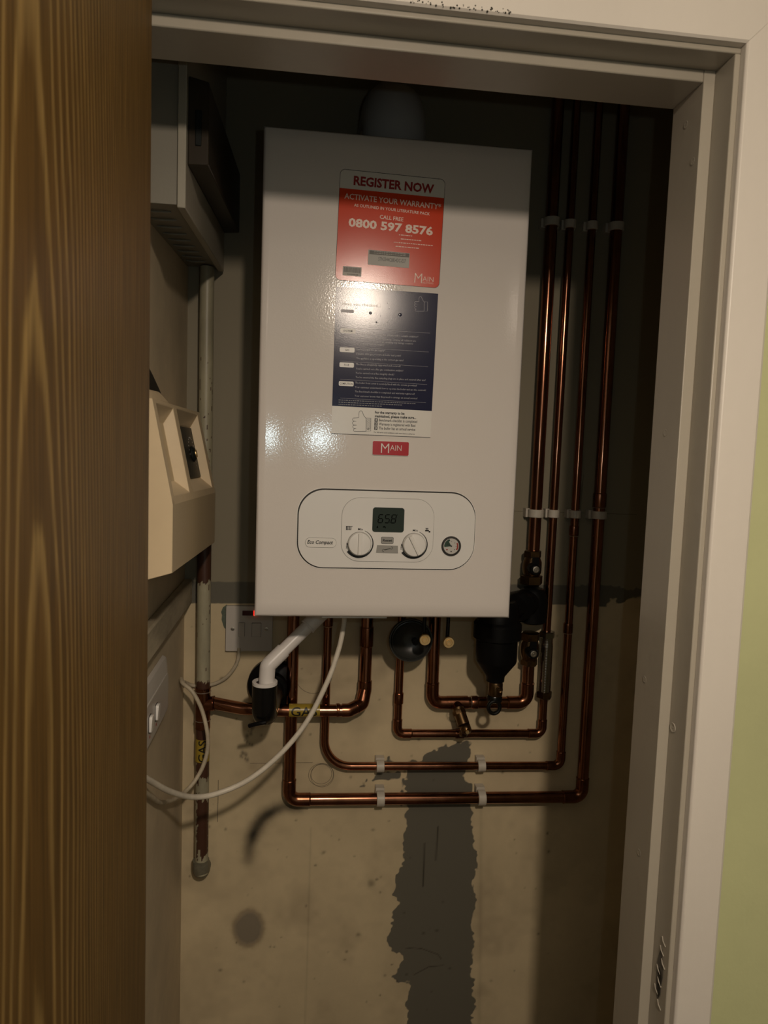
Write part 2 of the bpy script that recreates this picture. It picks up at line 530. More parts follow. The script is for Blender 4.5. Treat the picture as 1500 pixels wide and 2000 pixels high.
# back wall: old cream paint with bare plaster bands, a damp spot, a soot smear, scratches
def back_wall():
    xs = np.arange(-0.19, 0.85, 0.0025)
    zs = np.concatenate([np.arange(0.0, 0.36, 0.03), np.arange(0.36, 1.37, 0.0022), np.arange(1.37, CZ + 0.01, 0.012)])
    X, Z = np.meshgrid(xs, zs)
    nx, nz = len(xs), len(zs)
    rng = np.random.default_rng(3)
    def vnoise(scale, seed):
        g = np.random.default_rng(seed).random((400, 400))
        u, v = X * scale + 37, Z * scale + 11
        i, j = np.floor(u).astype(int), np.floor(v).astype(int)
        fu, fv = u - i, v - j
        fu, fv = fu * fu * (3 - 2 * fu), fv * fv * (3 - 2 * fv)
        G = lambda a, b: g[a % 400, b % 400]
        return (G(i, j) * (1 - fu) + G(i + 1, j) * fu) * (1 - fv) + (G(i, j + 1) * (1 - fu) + G(i + 1, j + 1) * fu) * fv - 0.5
    jag = vnoise(60, 1) * 0.012 + vnoise(170, 2) * 0.012
    wob = vnoise(25, 5) * 0.004
    def sdist(poly):
        P = np.array(poly)
        Q = np.roll(P, -1, 0)
        d = np.full(X.shape, 9.0)
        ins = np.zeros(X.shape, bool)
        for (ax, az), (bx, bz) in zip(P, Q):
            ex, ez = bx - ax, bz - az
            t = np.clip(((X - ax) * ex + (Z - az) * ez) / (ex * ex + ez * ez + 1e-12), 0, 1)
            d = np.minimum(d, np.hypot(X - ax - t * ex, Z - az - t * ez))
            c = (az > Z) != (bz > Z)
            ins ^= c & (X < (bx - ax) * (Z - az) / (bz - az + 1e-12) + ax)
        return np.where(ins, -d, d)
    def pdist(pl):
        P = np.array(pl)
        d = np.full(X.shape, 9.0)
        tt = np.zeros(X.shape)
        n = len(P) - 1
        for k in range(n):
            (ax, az), (bx, bz) = P[k], P[k + 1]
            ex, ez = bx - ax, bz - az
            t = np.clip(((X - ax) * ex + (Z - az) * ez) / (ex * ex + ez * ez + 1e-12), 0, 1)
            dd = np.hypot(X - ax - t * ex, Z - az - t * ez)
            tt = np.where(dd < d, (k + t) / n, tt)
            d = np.minimum(d, dd)
        return d, tt
    edge = lambda s, wdt=0.0022: np.clip(0.5 - s / (2 * wdt), 0, 1)
    # chased channels made good with bare plaster
    col = [(0.414, 1.027), (0.406, 1.007), (0.406, 0.987), (0.393, 0.963), (0.399, 0.946), (0.411, 0.941), (0.418, 0.854), (0.427, 0.804), (0.43, 0.774), (0.428, 0.734), (0.433, 0.714), (0.429, 0.653), (0.434, 0.602), (0.429, 0.551), (0.44, 0.53), (0.44, 0.488), (0.44, 0.2), (0.306, 0.2), (0.302, 0.486), (0.307, 0.532), (0.264, 0.542), (0.298, 0.581), (0.269, 0.603), (0.256, 0.621), (0.268, 0.68), (0.279, 0.7), (0.264, 0.72), (0.271, 0.745), (0.283, 0.789), (0.282, 0.824), (0.287, 0.887), (0.277, 0.951), (0.284, 0.955), (0.283, 0.989), (0.306, 0.991), (0.327, 1.008), (0.339, 1.012), (0.367, 1.024)]
    plaster = edge(sdist(col) + jag * 0.7)
    band = [(-0.2, 1.299), (0.10, 1.301), (0.50, 1.303), (0.655, 1.304), (0.668, 1.303), (0.678, 1.316), (0.69, 1.318), (0.694, 1.306), (0.703, 1.309), (0.715, 1.319), (0.76, 1.322), (0.80, 1.325), (0.80, 1.334), (0.725, 1.336), (0.70, 1.339), (0.655, 1.343), (0.40, 1.342), (-0.2, 1.340)]
    plaster = np.maximum(plaster, edge(sdist(band) + jag * np.where(X > 0.6, 0.5, 0.06)))
    for q in ([(0.217, 0.954), (0.227, 0.969), (0.269, 0.968), (0.27, 0.956)], [(0.237, 0.99), (0.247, 1.002), (0.255, 0.99)], [(0.194, 0.943), (0.205, 0.956), (0.204, 0.942)], [(0.275, 0.955), (0.279, 0.955), (0.277, 0.90), (0.272, 0.90)]):
        plaster = np.maximum(plaster, edge(sdist(q) + jag * 0.5))
    # dirt: soot smear, damp spot, scratches, specks
    dirt = np.zeros(X.shape)
    d, t = pdist([(0.075, 0.905), (0.050, 0.906), (0.030, 0.899), (0.012, 0.887), (-0.002, 0.868), (-0.011, 0.848), (-0.016, 0.825), (-0.018, 0.795), (-0.018, 0.775)])
    amp = np.interp(t, [0, .12, .3, .6, .8, 1], [.75, .85, 1.0, .95, .6, 0]) * (1 + vnoise(45, 31) * .35)
    dirt = np.maximum(dirt, amp * np.exp(-(np.maximum(d + jag * 0.12, 0) / 0.0135) ** 2))
    r = np.hypot((X + 0.015) / 0.0245, (Z - 0.661) / 0.032) + jag * 8
    damp = np.clip((1.25 - r) / 0.35, 0, 1) * 0.8
    halo = np.exp(-((r - 1.15) / 0.22) ** 2) * 0.45
    lines = []
    for pl, wd, am in (([(0.324, 0.822), (0.325, 0.733)], .0013, .95), ([(0.35, 0.856), (0.3485, 0.787)], .0013, .95),
                       ([(0.295, 0.605), (0.327, 0.602), (0.361, 0.588), (0.369, 0.577)], .0009, .8), ([(0.314, 0.547), (0.343, 0.562), (0.374, 0.564)], .0009, .8),
                       ([(0.45, 1.485), (0.72, 1.4845)], .0016, .55), ([(-0.14, 1.53), (0.02, 1.532)], .0014, .35), ([(0.605, 1.545), (0.602, 1.44)], .0012, .6), ([(0.10, 0.86), (0.10, 0.60), (0.098, 0.40)], .002, .16), ([(0.435, 0.9), (0.45, 0.55), (0.455, 0.36)], .004, .14)):
        dd, _ = pdist(pl)
        dirt = np.maximum(dirt, am * np.exp(-((dd + wob * .05) / wd) ** 2))
    dirt = np.maximum(dirt, .55 * np.exp(-((np.hypot(X - 0.372, Z - 1.083) - .0135) / .0016) ** 2) * (Z < 1.09))
    for k in range(130):
        cx, cz = rng.uniform(-0.13, 0.6), rng.uniform(0.36, 1.28)
        rr = rng.uniform(.0011, .0032)
        dirt = np.maximum(dirt, rng.uniform(.25, .8) * np.exp(-(np.hypot((X - cx) * rng.uniform(.7, 1.5), Z - cz) / rr) ** 2))
    for k in range(26):   # flecks under the gas pipe
        f = rng.random()
        cx, cz = -0.012 - 0.018 * f + rng.normal(0, .004), 1.085 - 0.085 * f + rng.normal(0, .004)
        dirt = np.maximum(dirt, .7 * np.exp(-(np.hypot(X - cx, (Z - cz) * .6) / rng.uniform(.0012, .003)) ** 2))
    for cx, cz, rr in ((0.221, 0.742, .0085), (0.126, 0.81, .004), (0.199, 0.638, .004), (0.035, 0.62, .002), (0.115, 0.55, .002)):
        dirt = np.maximum(dirt, .55 * np.exp(-((np.hypot(X - cx, Z - cz) + jag * .3) / rr) ** 2))
    grime = np.clip(vnoise(9, 8) + vnoise(22, 9) * .6 + vnoise(70, 10) * .35, 0, 1) * .7
    grime = np.maximum(grime, .55 * np.exp(-(((X - .09) / .13) ** 2 + ((Z - 1.155) / .012) ** 2)) * (.6 + vnoise(60, 12)))
    verts = np.stack([X.ravel(), np.full(X.size, WY), Z.ravel()], 1)
    ids = np.arange(nx * nz).reshape(nz, nx)
    q = np.stack([ids[:-1, :-1], ids[:-1, 1:], ids[1:, 1:], ids[1:, :-1]], -1).reshape(-1, 4)
    # depth for the wall: a back skin behind the face
    nb = len(verts)
    bk = np.array([[xs[0], WY + .06, zs[0]], [xs[-1], WY + .06, zs[0]], [xs[-1], WY + .06, zs[-1]], [xs[0], WY + .06, zs[-1]]])
    me = bpy.data.meshes.new('wall_back')
    allv = np.concatenate([verts, bk])
    faces = q.tolist() + [[nb + 3, nb + 2, nb + 1, nb]]
    ring = [ids[0, 0], ids[0, -1], ids[-1, -1], ids[-1, 0]]
    for a in range(4):
        b_ = (a + 1) % 4
        faces.append([int(ring[b_]), int(ring[a]), nb + a, nb + b_])
    me.from_pydata(allv.tolist(), [], faces)
    upper = np.clip((Z - 1.315) / .01, 0, 1)
    for nm, arr in (('upper', upper), ('plaster', plaster), ('dirt', dirt), ('damp', damp), ('halo', halo), ('grime', grime)):
        a = me.attributes.new(nm, 'FLOAT', 'POINT')
        a.data.foreach_set('value', np.concatenate([arr.ravel(), np.zeros(4)]).astype(np.float32))
    m = attr_mat('back_wall_paint', [('grime', (0.27, 0.21, 0.135, 1), 0.0, 1.0), ('upper', (0.24, 0.21, 0.145, 1), 0, 1), ('halo', (0.17, 0.115, 0.065, 1), 0, 1), ('plaster', (0.125, 0.115, 0.088, 1), 0.25, 0.75), ('damp', (0.14, 0.12, 0.095, 1), 0, 1), ('dirt', (0.028, 0.024, 0.016, 1), 0, 1)], (0.58, 0.475, 0.30, 1), 0.62, bump=(45, 0.22, 8), vary=(6, 0.16))
    me.materials.append(m)
    o = bpy.data.objects.new('wall_back', me)
    COL.objects.link(o)
    o['kind'] = 'structure'
    o['label'] = 'cream cupboard back wall with bare plaster bands and stains'
    pm = MB()
    ya = WY - .0003
    for cx, cz, ra, rb, ph in ((.1165, .9672, .0238, .0225, .3), (.1190, .9660, .0222, .0232, 1.1), (.1172, .9685, .0200, .0196, 2.0)):
        pm.stroke([(cx + ra * math.cos(a + ph), cz + rb * math.sin(a + ph)) for a in [k * math.pi / 24 for k in range(48)]], .0008, ya, M['mark'], closed=True)
    pm.stroke([(.098 + .034 * math.cos(R(a)), 1.162 + .034 * math.sin(R(a))) for a in range(175, 366, 8)], .0008, ya, M['mark'])
    pm.stroke([(-.018, .9925), (.02, .9920), (.052, .9921), (.100, .9917)], .0009, ya, M['mark'])
    pm.stroke([(-.077, .961), (-.0768, .92), (-.0772, .878)], .0011, ya, M['mark'])
    pm.stroke([(.450, 1.4850), (.60, 1.4852), (.72, 1.4845)], .0012, ya, M['mark'])
    pm.stroke([(.607, 1.560), (.604, 1.50), (.602, 1.440)], .0009, ya, M['mark'])
    obj('pencil_marks', pm, o)
    return o
back_wall()

# door frame: jamb lining, planted stops, architraves (mitred)
JX, HZ = 0.463, 1.979          # stop face of the right jamb, underside of the head stop
LX = -0.106                    # left jamb stop face
def jamb(name, pts, z0, z1, m, bevel, extra=None, mitre=None):
    mb = MB()
    mb.prism([(x, y, z0) for x, y in pts], [(x, y, z1 + (mitre(x) if mitre else 0)) for x, y in pts], m)
    if extra: extra(mb)
    return struct(name, mb, bevel=bevel)
def dimples(mb):
    for y, z in ((-.292, 1.339), (-.301, 1.622), (-.306, 1.138), (-.319, 1.905), (-.30, 1.95)):
        mb.lathe([(.0042, 0), (.0037, .0005), (.0029, .0001), (.0010, .0001), (0, .0006)], (JX - .0002, y, z), (-1, 0, 0), M['frame'], 16, cap=False)
def keep(mb):
    # chewed-out latch recess with a worn keep, and a fixing above it
    rk = random.Random(2)
    def blob(y, z, ry, rz, x, m, n=16):
        mb.poly([(x + rk.uniform(-.0002, .0002), y + ry * math.cos(a) * rk.uniform(.7, 1.15), z + rz * math.sin(a) * rk.uniform(.8, 1.1)) for a in [2 * math.pi * k / n for k in range(n)]], m)
    blob(-.3465, 1.020, .0062, .032, .4751, M['label_dark'])
    blob(-.3475, 1.010, .0040, .017, .4749, M['mould'])
    for k in range(7):             # torn paint round it
        z = .985 + .075 * k / 6
        y = -.3465 + rk.uniform(-.006, .006)
        mb.tube([(.4752, y - .004, z - .003), (.4742, y, z + .001), (.4752, y + .004, z + .004)], .0006, M['frame'], 6)
    mb.lathe([(.0055, 0), (.005, .0008), (.0035, .0002), (.001, .0002), (0, .001)], (.4753, -.338, 1.30), (-1, 0, 0), M['frame'], 16, cap=False)
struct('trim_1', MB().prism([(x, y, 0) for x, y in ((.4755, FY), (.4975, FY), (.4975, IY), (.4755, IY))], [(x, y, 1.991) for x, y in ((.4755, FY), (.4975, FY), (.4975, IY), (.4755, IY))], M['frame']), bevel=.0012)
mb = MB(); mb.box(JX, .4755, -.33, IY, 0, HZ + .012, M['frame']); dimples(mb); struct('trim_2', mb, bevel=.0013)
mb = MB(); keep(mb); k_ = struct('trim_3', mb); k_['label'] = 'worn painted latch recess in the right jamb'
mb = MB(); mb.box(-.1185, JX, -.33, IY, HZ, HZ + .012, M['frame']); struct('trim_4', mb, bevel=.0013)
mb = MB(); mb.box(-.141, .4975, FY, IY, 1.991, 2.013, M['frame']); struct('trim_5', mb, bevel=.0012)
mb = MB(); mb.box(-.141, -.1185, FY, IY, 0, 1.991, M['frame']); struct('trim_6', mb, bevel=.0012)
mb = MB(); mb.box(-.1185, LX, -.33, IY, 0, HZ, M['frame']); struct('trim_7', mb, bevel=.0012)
# architraves
AY = -.3735
def arch_profile(sgn, x_in, x_out):
    return [(x_in, FY), (x_in, AY + .002), (x_in + sgn * .002, AY), (x_out - sgn * .004, AY), (x_out, AY + .003), (x_out, FY)]
pr = arch_profile(1, .4808, .5250)
mb = MB(); mb.prism([(x, y, 0) for x, y in pr], [(x, y, 1.9965 + (x - .4808)) for x, y in pr], M['arch']); struct('trim_8', mb, bevel=.0008)
pl_ = [(-.1238 - (x - .4808), y) for x, y in pr]
mb = MB(); mb.prism([(x, y, 0) for x, y in pl_], [(x, y, 1.9965 + (-.1238 - x)) for x, y in pl_], M['arch']); struct('trim_9', mb, bevel=.0008)
ph = [(1.9965 + (x - .4808), y) for x, y in pr]
mb = MB()
mb.prism([(-.1238 - (z - 1.9965), y, z) for z, y in ph], [(.4808 + (z - 1.9965), y, z) for z, y in ph], M['arch'])
rnd = random.Random(5)
for k in range(46):            # black mould along the gap above the door head
    x = .15 + .095 * rnd.random() ** .7
    r = rnd.uniform(.0004, .0011)
    mb.lathe([(r, 0), (r * .7, .0006), (0, .0009)], (x, AY + .0003, 1.9978 + abs(rnd.gauss(0, .0016))), (0, -1, 0), M['mould'], 7, cap=False)
struct('trim_10', mb, bevel=0)

# the cupboard door, swung open into the hallway on the left
d = MB()
d.box(-.112, -.076, -.975, -.3745, .008, 1.986, M['wood'])
dr = struct('door_1', d, bevel=.0015, label='brown varnished wood door standing open at the left of the cupboard', at=(-.112, -.3745, 0))

# ------------------------------------------------------------------ boiler
BZ = 1.34
boiler = thing('boiler', 'large white combi boiler with red and navy stickers hung on the cupboard wall', 'boiler', (0.195, 0.135, BZ))

def casing():
    mb = MB()
    m = M['white']
    nx, nz = 48, 40
    xs = [0, .002] + [.004 + (.386 - .004) * i / nx for i in range(nx + 1)] + [.388, .39]
    rows = []
    zs = [BZ, BZ + .002] + [BZ + .004 + .692 * k / nz for k in range(nz + 1)] + [BZ + .698, BZ + .70]
    def front_y(x, z):
        e = min(x, .39 - x, z - BZ, BZ + .70 - z)
        y = 0.004 if e < 1e-6 else (.0012 if e < .0021 else 0.0)
        if x < .045:                       # the pressed panel flares a little at its left edge
            y -= 1.25 * (.045 - x) ** 2 * math.exp(-((z - 1.60) / .13) ** 2)
        return y
    for z in zs:
        rows.append([mb.bm.verts.new((x, front_y(x, z), z)) for x in xs])
    for a, b in zip(rows, rows[1:]):
        for i in range(len(xs) - 1):
            mb.face([a[i], a[i + 1], b[i + 1], b[i]], m)
    D = .268
    def side(edge):
        back = [mb.bm.verts.new((v.co.x, D, v.co.z)) for v in edge]
        for i in range(len(edge) - 1):
            mb.face([edge[i], back[i], back[i + 1], edge[i + 1]], m)
    side([r[0] for r in rows]); side([r[-1] for r in rows]); side(rows[0]); side(rows[-1])
    mb.quad(0, BZ, .39, BZ + .7, D, m)
    return mb
obj('casing', casing(), boiler, sharp=50)
obj('drip_tray', MB().box(.10, .20, .012, .10, BZ - .0045, BZ, M['white_plain']), boiler, bevel=.001)

# registration sticker, stuck on very slightly crooked
def shear_rot(mb, cx, cz, ang):
    bmesh.ops.rotate(mb.bm, verts=mb.bm.verts, cent=(cx, 0, cz), matrix=Matrix.Rotation(ang, 3, 'Y'))
Y1, Y2, Y3, Y4 = -.0004, -.0006, -.0008, -.0010
s = MB()
x0, x1, z0, z1 = .1074, .2590, 1.8336, 1.9872
s.plate(rrect(x0 - .0006, x1 + .0006, z0 - .0004, z1 + .0008, .0075), Y1 + .0002, .0002, M['line'])
s.plate(rrect(x0, x1, z0, z1, .007), Y1, .0002, M['sticker_white'])
zb = 1.9615
body = [p for p in rrect(x0, x1, z0, z1, .007) if p[1] < z1 - .008] 
body = [(x1, zb), (x0, zb)] + [p for p in rrect(x0, x1, z0, z1, .007) if p[1] <= z0 + .0071]
s.plate(body, Y1 - .0001, Y1 + .0001, M['sticker_red'])
s.text('REGISTER NOW', .1268, 1.9672, .2435, 1.9660, .0130, Y2, M['dark_red'], bold=.035)
for t in (('ACTIVATE YOUR WARRANTY*', .1146, 1.9473, .2552, 1.9449, .0077, .012), ('AS OUTLINED IN YOUR LITERATURE PACK', .129, 1.9377, .2394, 1.9352, .0041, .012),
          ('CALL FREE', .1668, 1.9242, .2012, 1.9233, .0054, .012), ('0800 597 8576', .1222, 1.9093, .2454, 1.9072, .0120, .035)):
    s.text(t[0], *t[1:6], Y2, M['print_pink'] if t[5] < .0119 else M['print_pink'], bold=t[6])
rnd = random.Random(8)
for k, (xa, zz) in enumerate(((.196, 1.9035), (.199, 1.898), (.189, 1.8925), (.192, 1.887))):   # small print too faint to read
    x = xa
    while x < xa + (.018, .028, .058, .035)[k]:
        wd = rnd.uniform(.0012, .0045)
        s.quad(x, zz, x + wd, zz + .0011, Y2, M['print_pink'])
        x += wd + .0009
s.quad(.1528, 1.8583, .2133, 1.8795, Y2, M['label_grey'])
s.quad(.1545, 1.8733, .2126, 1.8787, Y3, M['label_dark'])
x = .161
while x < .206:
    wd = rnd.uniform(.001, .004)
    for zz in (1.8772, 1.8748):
        s.quad(x, zz, x + wd, zz + .0008, Y4, M['label_grey'])
    x += wd + .0008
s.text('STN2344C0834DC-E37', .168, 1.8652, .208, 1.8651, .0051, Y3, M['ink'])
s.quad(.1173, 1.8403, .1444, 1.8535, Y2, M['label_grey'])
x = .1188
while x < .1425:
    wd = rnd.choice((.0003, .0005, .0008))
    s.quad(x, 1.8452, x + wd, 1.8522, Y3, M['label_dark'])
    x += wd + rnd.choice((.0003, .0005))
x = .124
while x < .139:
    s.quad(x, 1.8418, x + .0011, 1.8432, Y3, M['label_dark'])
    x += .0018
s.text('M', .2223, 1.8385, .2334, 1.8384, .0137, Y2, M['print_pink'], bold=-.012)
s.text('AIN', .2344, 1.8416, .2505, 1.8416, .0068, Y2, M['print_pink'], bold=-.012)
s.text('HEATING', .2341, 1.8381, .2504, 1.8383, .0024, Y2, M['print_pink'], bold=-.012)
shear_rot(s, .1833, 1.91, R(1.1))
obj('registration_sticker', s, boiler, label='red and white warranty sticker reading REGISTER NOW')

# checklist sticker: navy sheet over a white foot
AX = lambda cx, cy: (.078543 + .000132 * cx + .000005 * cy, 1.832454 + .000006 * cx - .00013 * cy)
s = MB()
s.plate([(.1063, 1.6140), (.2540, 1.6135), (.2570, 1.8240), (.1069, 1.8252)], Y1, .0002, M['sticker_white'])
s.plate([(.1064, 1.6545), (.2546, 1.6530), (.2570, 1.8240), (.1069, 1.8252)], Y1 - .0001, Y1 + .0001, M['sticker_blue'])
s.stroke([(.1063, 1.6142), (.2540, 1.6137)], .0008, Y2, M['ink'])
for t in (('Have you checked...', .1167, 1.7996, .1729, 1.7996, .0043), ):
    s.text(*t, Y2, M['print_white'], bold=.01)
for nm, cx0, cx1, cy in (('SYSTEM', 255, 425, 548), ('GAS', 247, 413, 757), ('FLUE', 243, 405, 923), ('COMPLETION', 234, 400, 1131)):
    a, b = AX(cx0, cy + 22), AX(cx1, cy - 22)
    s.plate(rrect(a[0], b[0], a[1], b[1], .0016, 4), Y2, Y2 + .0001, M['print_white'])
    wd = (b[0] - a[0]) * {'SYSTEM': .58, 'GAS': .28, 'FLUE': .34, 'COMPLETION': .88}[nm]
    c = (a[0] + b[0]) / 2
    s.text(nm, c - wd / 2, (a[1] + b[1]) / 2 - .0014, c + wd / 2, (a[1] + b[1]) / 2 - .0014, .0028, Y3, M['ink'], bold=.01)
a, b = AX(265, 345), AX(408, 318)
s.plate(rrect(a[0], b[0], a[1], b[1], .0012, 4), Y2, Y2 + .0001, M['print_dim'])
for yl, yr in ((510, 565), (718, 775), (880, 940), (1080, 1140), (1290, 1345)):
    s.stroke([AX(250, yl), AX(1255 - (yl - 510) * .055, yr)], .00026, Y2, M['print_dim'])
for t in (("You've flushed and dosed the system with a suitable inhibitor?", .1391, 1.7590, .2299, 1.7590),
          ("You've removed air in the system by ensuring all radiators are", .1387, 1.7528, .2267, 1.7528),
          ('fully bled prior to operation, air remaining may damage occurs to', .1389, 1.7487, .2228, 1.7487),
          ('the primary heat exchanger?', .139, 1.7449, .18, 1.7450),
          ("You've purged the gas supply?", .1391, 1.7364, .1814, 1.7367), ('Dynamic inlet gas pressure at boiler test point?', .1393, 1.7302, .2054, 1.7304),
          ('The appliance is operating at the correct gas rate?', .1395, 1.7236, .2094, 1.7238), ('The flue is adequately supported and secured?', .1393, 1.7150, .2054, 1.7152),
          ("You've carried out a flue gas combustion analysis?", .1395, 1.7086, .2095, 1.7089), ("You've carried out a flue integrity check?", .1393, 1.7024, .1962, 1.7027),
          ("You've ensured the flue sampling plugs are in place and secured after use?", .1395, 1.6963, .2435, 1.6966), ('The boiler front cover is securely fixed with the screws provided?', .1391, 1.6882, .2308, 1.6881),
          ('Your customer understands how to operate the boiler and use the controls?', .139, 1.6818, .2445, 1.6818), ('The Benchmark checklist is completed and warranty registered?', .1389, 1.6756, .2279, 1.6757),
          ('Your customer knows that they need to arrange an annual service?', .1389, 1.6692, .2322, 1.6694)):
    s.text(*t, .0026, Y2, M['print_dim'], res=1)
for cy, wd in ((1304, 860), (1328, 700), (1352, 480)):        # foot note too small to read
    cx = 230
    while cx < 230 + wd:
        dw = rnd.uniform(8, 30)
        a, b = AX(cx, cy + cx * .05), AX(cx + dw, cy - 7 + cx * .05)
        s.quad(a[0], a[1], b[0], b[1], Y2, M['print_faint'])
        cx += dw + 7
THUMB = [(535, 1518), (512, 1490), (500, 1462), (494, 1442), (478, 1432), (462, 1440), (455, 1462), (454, 1510), (395, 1514), (384, 1526), (388, 1542), (400, 1550), (430, 1552), (400, 1551), (386, 1560), (383, 1578), (396, 1592), (428, 1594), (398, 1594), (386, 1604), (388, 1622), (404, 1634), (424, 1634), (402, 1636), (392, 1648), (398, 1662), (430, 1664), (535, 1664)]
s.stroke([AX(*p) for p in THUMB], .0006, Y2, M['ink'])
s.stroke([AX(*p) for p in ((536, 1517), (588, 1515), (586, 1662), (534, 1665))], .0006, Y2, M['ink'], closed=True)
for k in range(11):
    cy = 1530 + k * 11
    s.stroke([AX(538, cy + 8), AX(584, cy - 8)], .00035, Y2, M['ink'])
s.stroke([AX(561 + 9 * math.cos(a * .6), 1640 + 9 * math.sin(a * .6)) for a in range(11)], .0006, Y2, M['ink'])
s.stroke([AX(1150 + (p[0] - 480) * .72, 160 + (p[1] - 1432) * .70) for p in THUMB], .0004, Y2, M['print_dim'])
s.stroke([AX(1150 + (p[0] - 480) * .72, 160 + (p[1] - 1432) * .70) for p in ((536, 1517), (588, 1515), (586, 1662), (534, 1665))], .0004, Y2, M['print_dim'], closed=True)
for t in (('For the warranty to be', .1696, 1.6457, .2137, 1.6457, .0040, .04), ('maintained, please make sure...', .1697, 1.6402, .2314, 1.6402, .0040, .04),
          ('Benchmark checklist is completed', .1759, 1.6346, .2332, 1.6344, .0040, .015), ('Warranty is registered with Baxi', .1759, 1.6288, .2307, 1.6285, .0040, .015), ('The boiler has an annual service', .1761, 1.6228, .2307, 1.6226, .0040, .015),
          ('For full terms and conditions visit www.baxi.co.uk/terms', .1690, 1.6176, .2300, 1.6170, .0019, .02)):
    s.text(*t[:6], Y2, M['ink'], bold=t[6])
for n_, zz in (('1', 1.6338), ('2', 1.6280), ('3', 1.6220)):
    s.quad(.1694, zz, .1741, zz + .0052, Y2, M['ink'])
    cx_ = .0006 if n_ == '1' else .0011
    s.text(n_, .17175 - cx_, zz + .0009, .17175 + cx_, zz + .0009, .0034, Y3, M['print_white'], bold=.01)
# blisters of trapped air near the top
for cx, cy, r in ((590, 350, .0036), (920, 365, .0042), (655, 450, .0022), (780, 240, .0012), (430, 300, .0011), (700, 380, .0010), (800, 300, .0011), (320, 375, .0012), (780, 450, .0012), (625, 560, .0010), (800, 540, .0011), (1050, 130, .0009), (985, 150, .0009)):
    p = AX(cx, cy)
    r *= .62
    s.lathe([(r, 0), (r * .8, r * .05), (r * .45, r * .09), (0, r * .11)], (p[0], Y1 - .0001, p[1]), (0, -1, 0), M['sticker_blue'], 12, cap=False)
obj('checklist_sticker', s, boiler, label='navy commissioning checklist sticker with white foot and thumbs-up drawing')

# maker's badge
s = MB()
s.plate(rrect(.1674, .2226, 1.5848, 1.6060, .0025), -.0016, .0004, M['white_plain'])
s.plate(rrect(.1679, .2219, 1.5854, 1.6056, .0020), -.0022, -.0010, M['red'])
s.text('M', .1803, 1.5884, .1924, 1.5884, .0139, -.0024, M['print_white'], bold=-.01)
s.text('AIN', .1939, 1.5924, .2108, 1.5923, .0080, -.0024, M['print_white'], bold=-.012)
obj('maker_badge', s, boiler, label='small red badge with white lettering below the stickers')

# control panel
s = MB()
s.plate(rrect(.0588, .3294, 1.4132, 1.5342, .040, 14), -.0005, .0012, M['white_plain'])
s.plate(rrect(.0600, .3284, 1.4143, 1.5333, .039, 14), -.0010, .0010, M['line'])
s.plate(rrect(.0618, .3272, 1.4160, 1.5312, .038, 14), -.0034, .0005, M['panel'])
s.plate(rrect(.1250, .2642, 1.4258, 1.5216, .0275, 12), -.0038, -.0030, M['grey_plastic'])
s.plate(rrect(.1256, .2636, 1.4264, 1.5210, .027, 12), -.0046, -.0030, M['panel'])
Yp = -.0048
AZ = lambda cx, cy: (.040442 + .000201 * cx + .000007 * cy, 1.551232 + .000004 * cx - .000201 * cy)
for cx in (441, 452, 463, 474):           # radiator symbol
    a, b = AZ(cx, 400), AZ(cx + 7, 370)
    s.quad(a[0], a[1], b[0], b[1], Yp, M['ink'])
s.stroke([AZ(441, 375), AZ(480, 375)], .0006, Yp, M['ink']); s.stroke([AZ(441, 396), AZ(480, 396)], .0006, Yp, M['ink'])
s.lathe([(.0007, 0), (0, .0001)], (AZ(486, 374)[0], Yp, AZ(486, 374)[1]), (0, -1, 0), M['ink'], 8, cap=False)
for q in (((1033, 397), (1062, 397), (1062, 405), (1072, 405), (1072, 418), (1060, 418), (1060, 409), (1033, 409)), ((1044, 388), (1050, 388), (1050, 398), (1044, 398)), ((1036, 384), (1058, 384), (1058, 389), (1036, 389))):
    s.poly([(AZ(*p)[0], Yp, AZ(*p)[1]) for p in q], M['ink'])
for cx, cz, xt in ((.1524, 1.4530, .1496), (.2344, 1.4530, .2321)):
    s.text('Min', xt, 1.4727, xt + .0077, 1.4726, .0032, Yp, M['ink'], bold=.008)
    s.text('Max', cx - .0193, 1.4535, cx - .0199, 1.4445, .0030, Yp, M['ink'], bold=.008)
    pts, ws = [], []
    for k in range(31):
        a = R(68 - (68 + 205 - 60) * k / 30)
        rr = .0205
        pts.append((cx + rr * math.cos(a), cz + rr * math.sin(a)))
        ws.append(.0006 + .0034 * k / 30)
    s.stroke(pts, ws, Yp, M['ink'])
panel = obj('control_panel', s, boiler, label='rounded white control panel with display, knobs and gauge')
s = MB()
s.plate(rrect(.1710, .2184, 1.4709, 1.5075, .004), -.0056, -.0044, M['lcd'])
def seg7(mb, ch, x, z, wd, h, sl):
    on = {'6': 'acdefg', '5': 'acdfg', '8': 'abcdefg'}[ch]
    S = {'a': ((0, 1), (1, 1)), 'b': ((1, 1), (1, .5)), 'c': ((1, .5), (1, 0)), 'd': ((0, 0), (1, 0)), 'e': ((0, .5), (0, 0)), 'f': ((0, 1), (0, .5)), 'g': ((0, .5), (1, .5))}
    for k in on:
        (a, b), (c, e) = S[k]
        g = .09
        dx, dz = (c - a), (e - b)
        a2, b2, c2, e2 = a + dx * g, b + dz * g, c - dx * g, e - dz * g
        mb.stroke([(x + a2 * wd + b2 * h * sl, z + b2 * h), (x + c2 * wd + e2 * h * sl, z + e2 * h)], .0015, -.0059, M['lcd_seg'])
for ch, x in (('6', .1790), ('5', .1890), ('8', .1985)):
    seg7(s, ch, x, 1.4848, .0063, .0122, .14)
s.quad(.1968, 1.4846, .1979, 1.4857, -.0059, M['lcd_seg'])
s.stroke([(.2070, 1.4965), (.2082, 1.4965), (.2082, 1.4977), (.2070, 1.4977)], .0004, -.0059, M['lcd_seg'], closed=True)
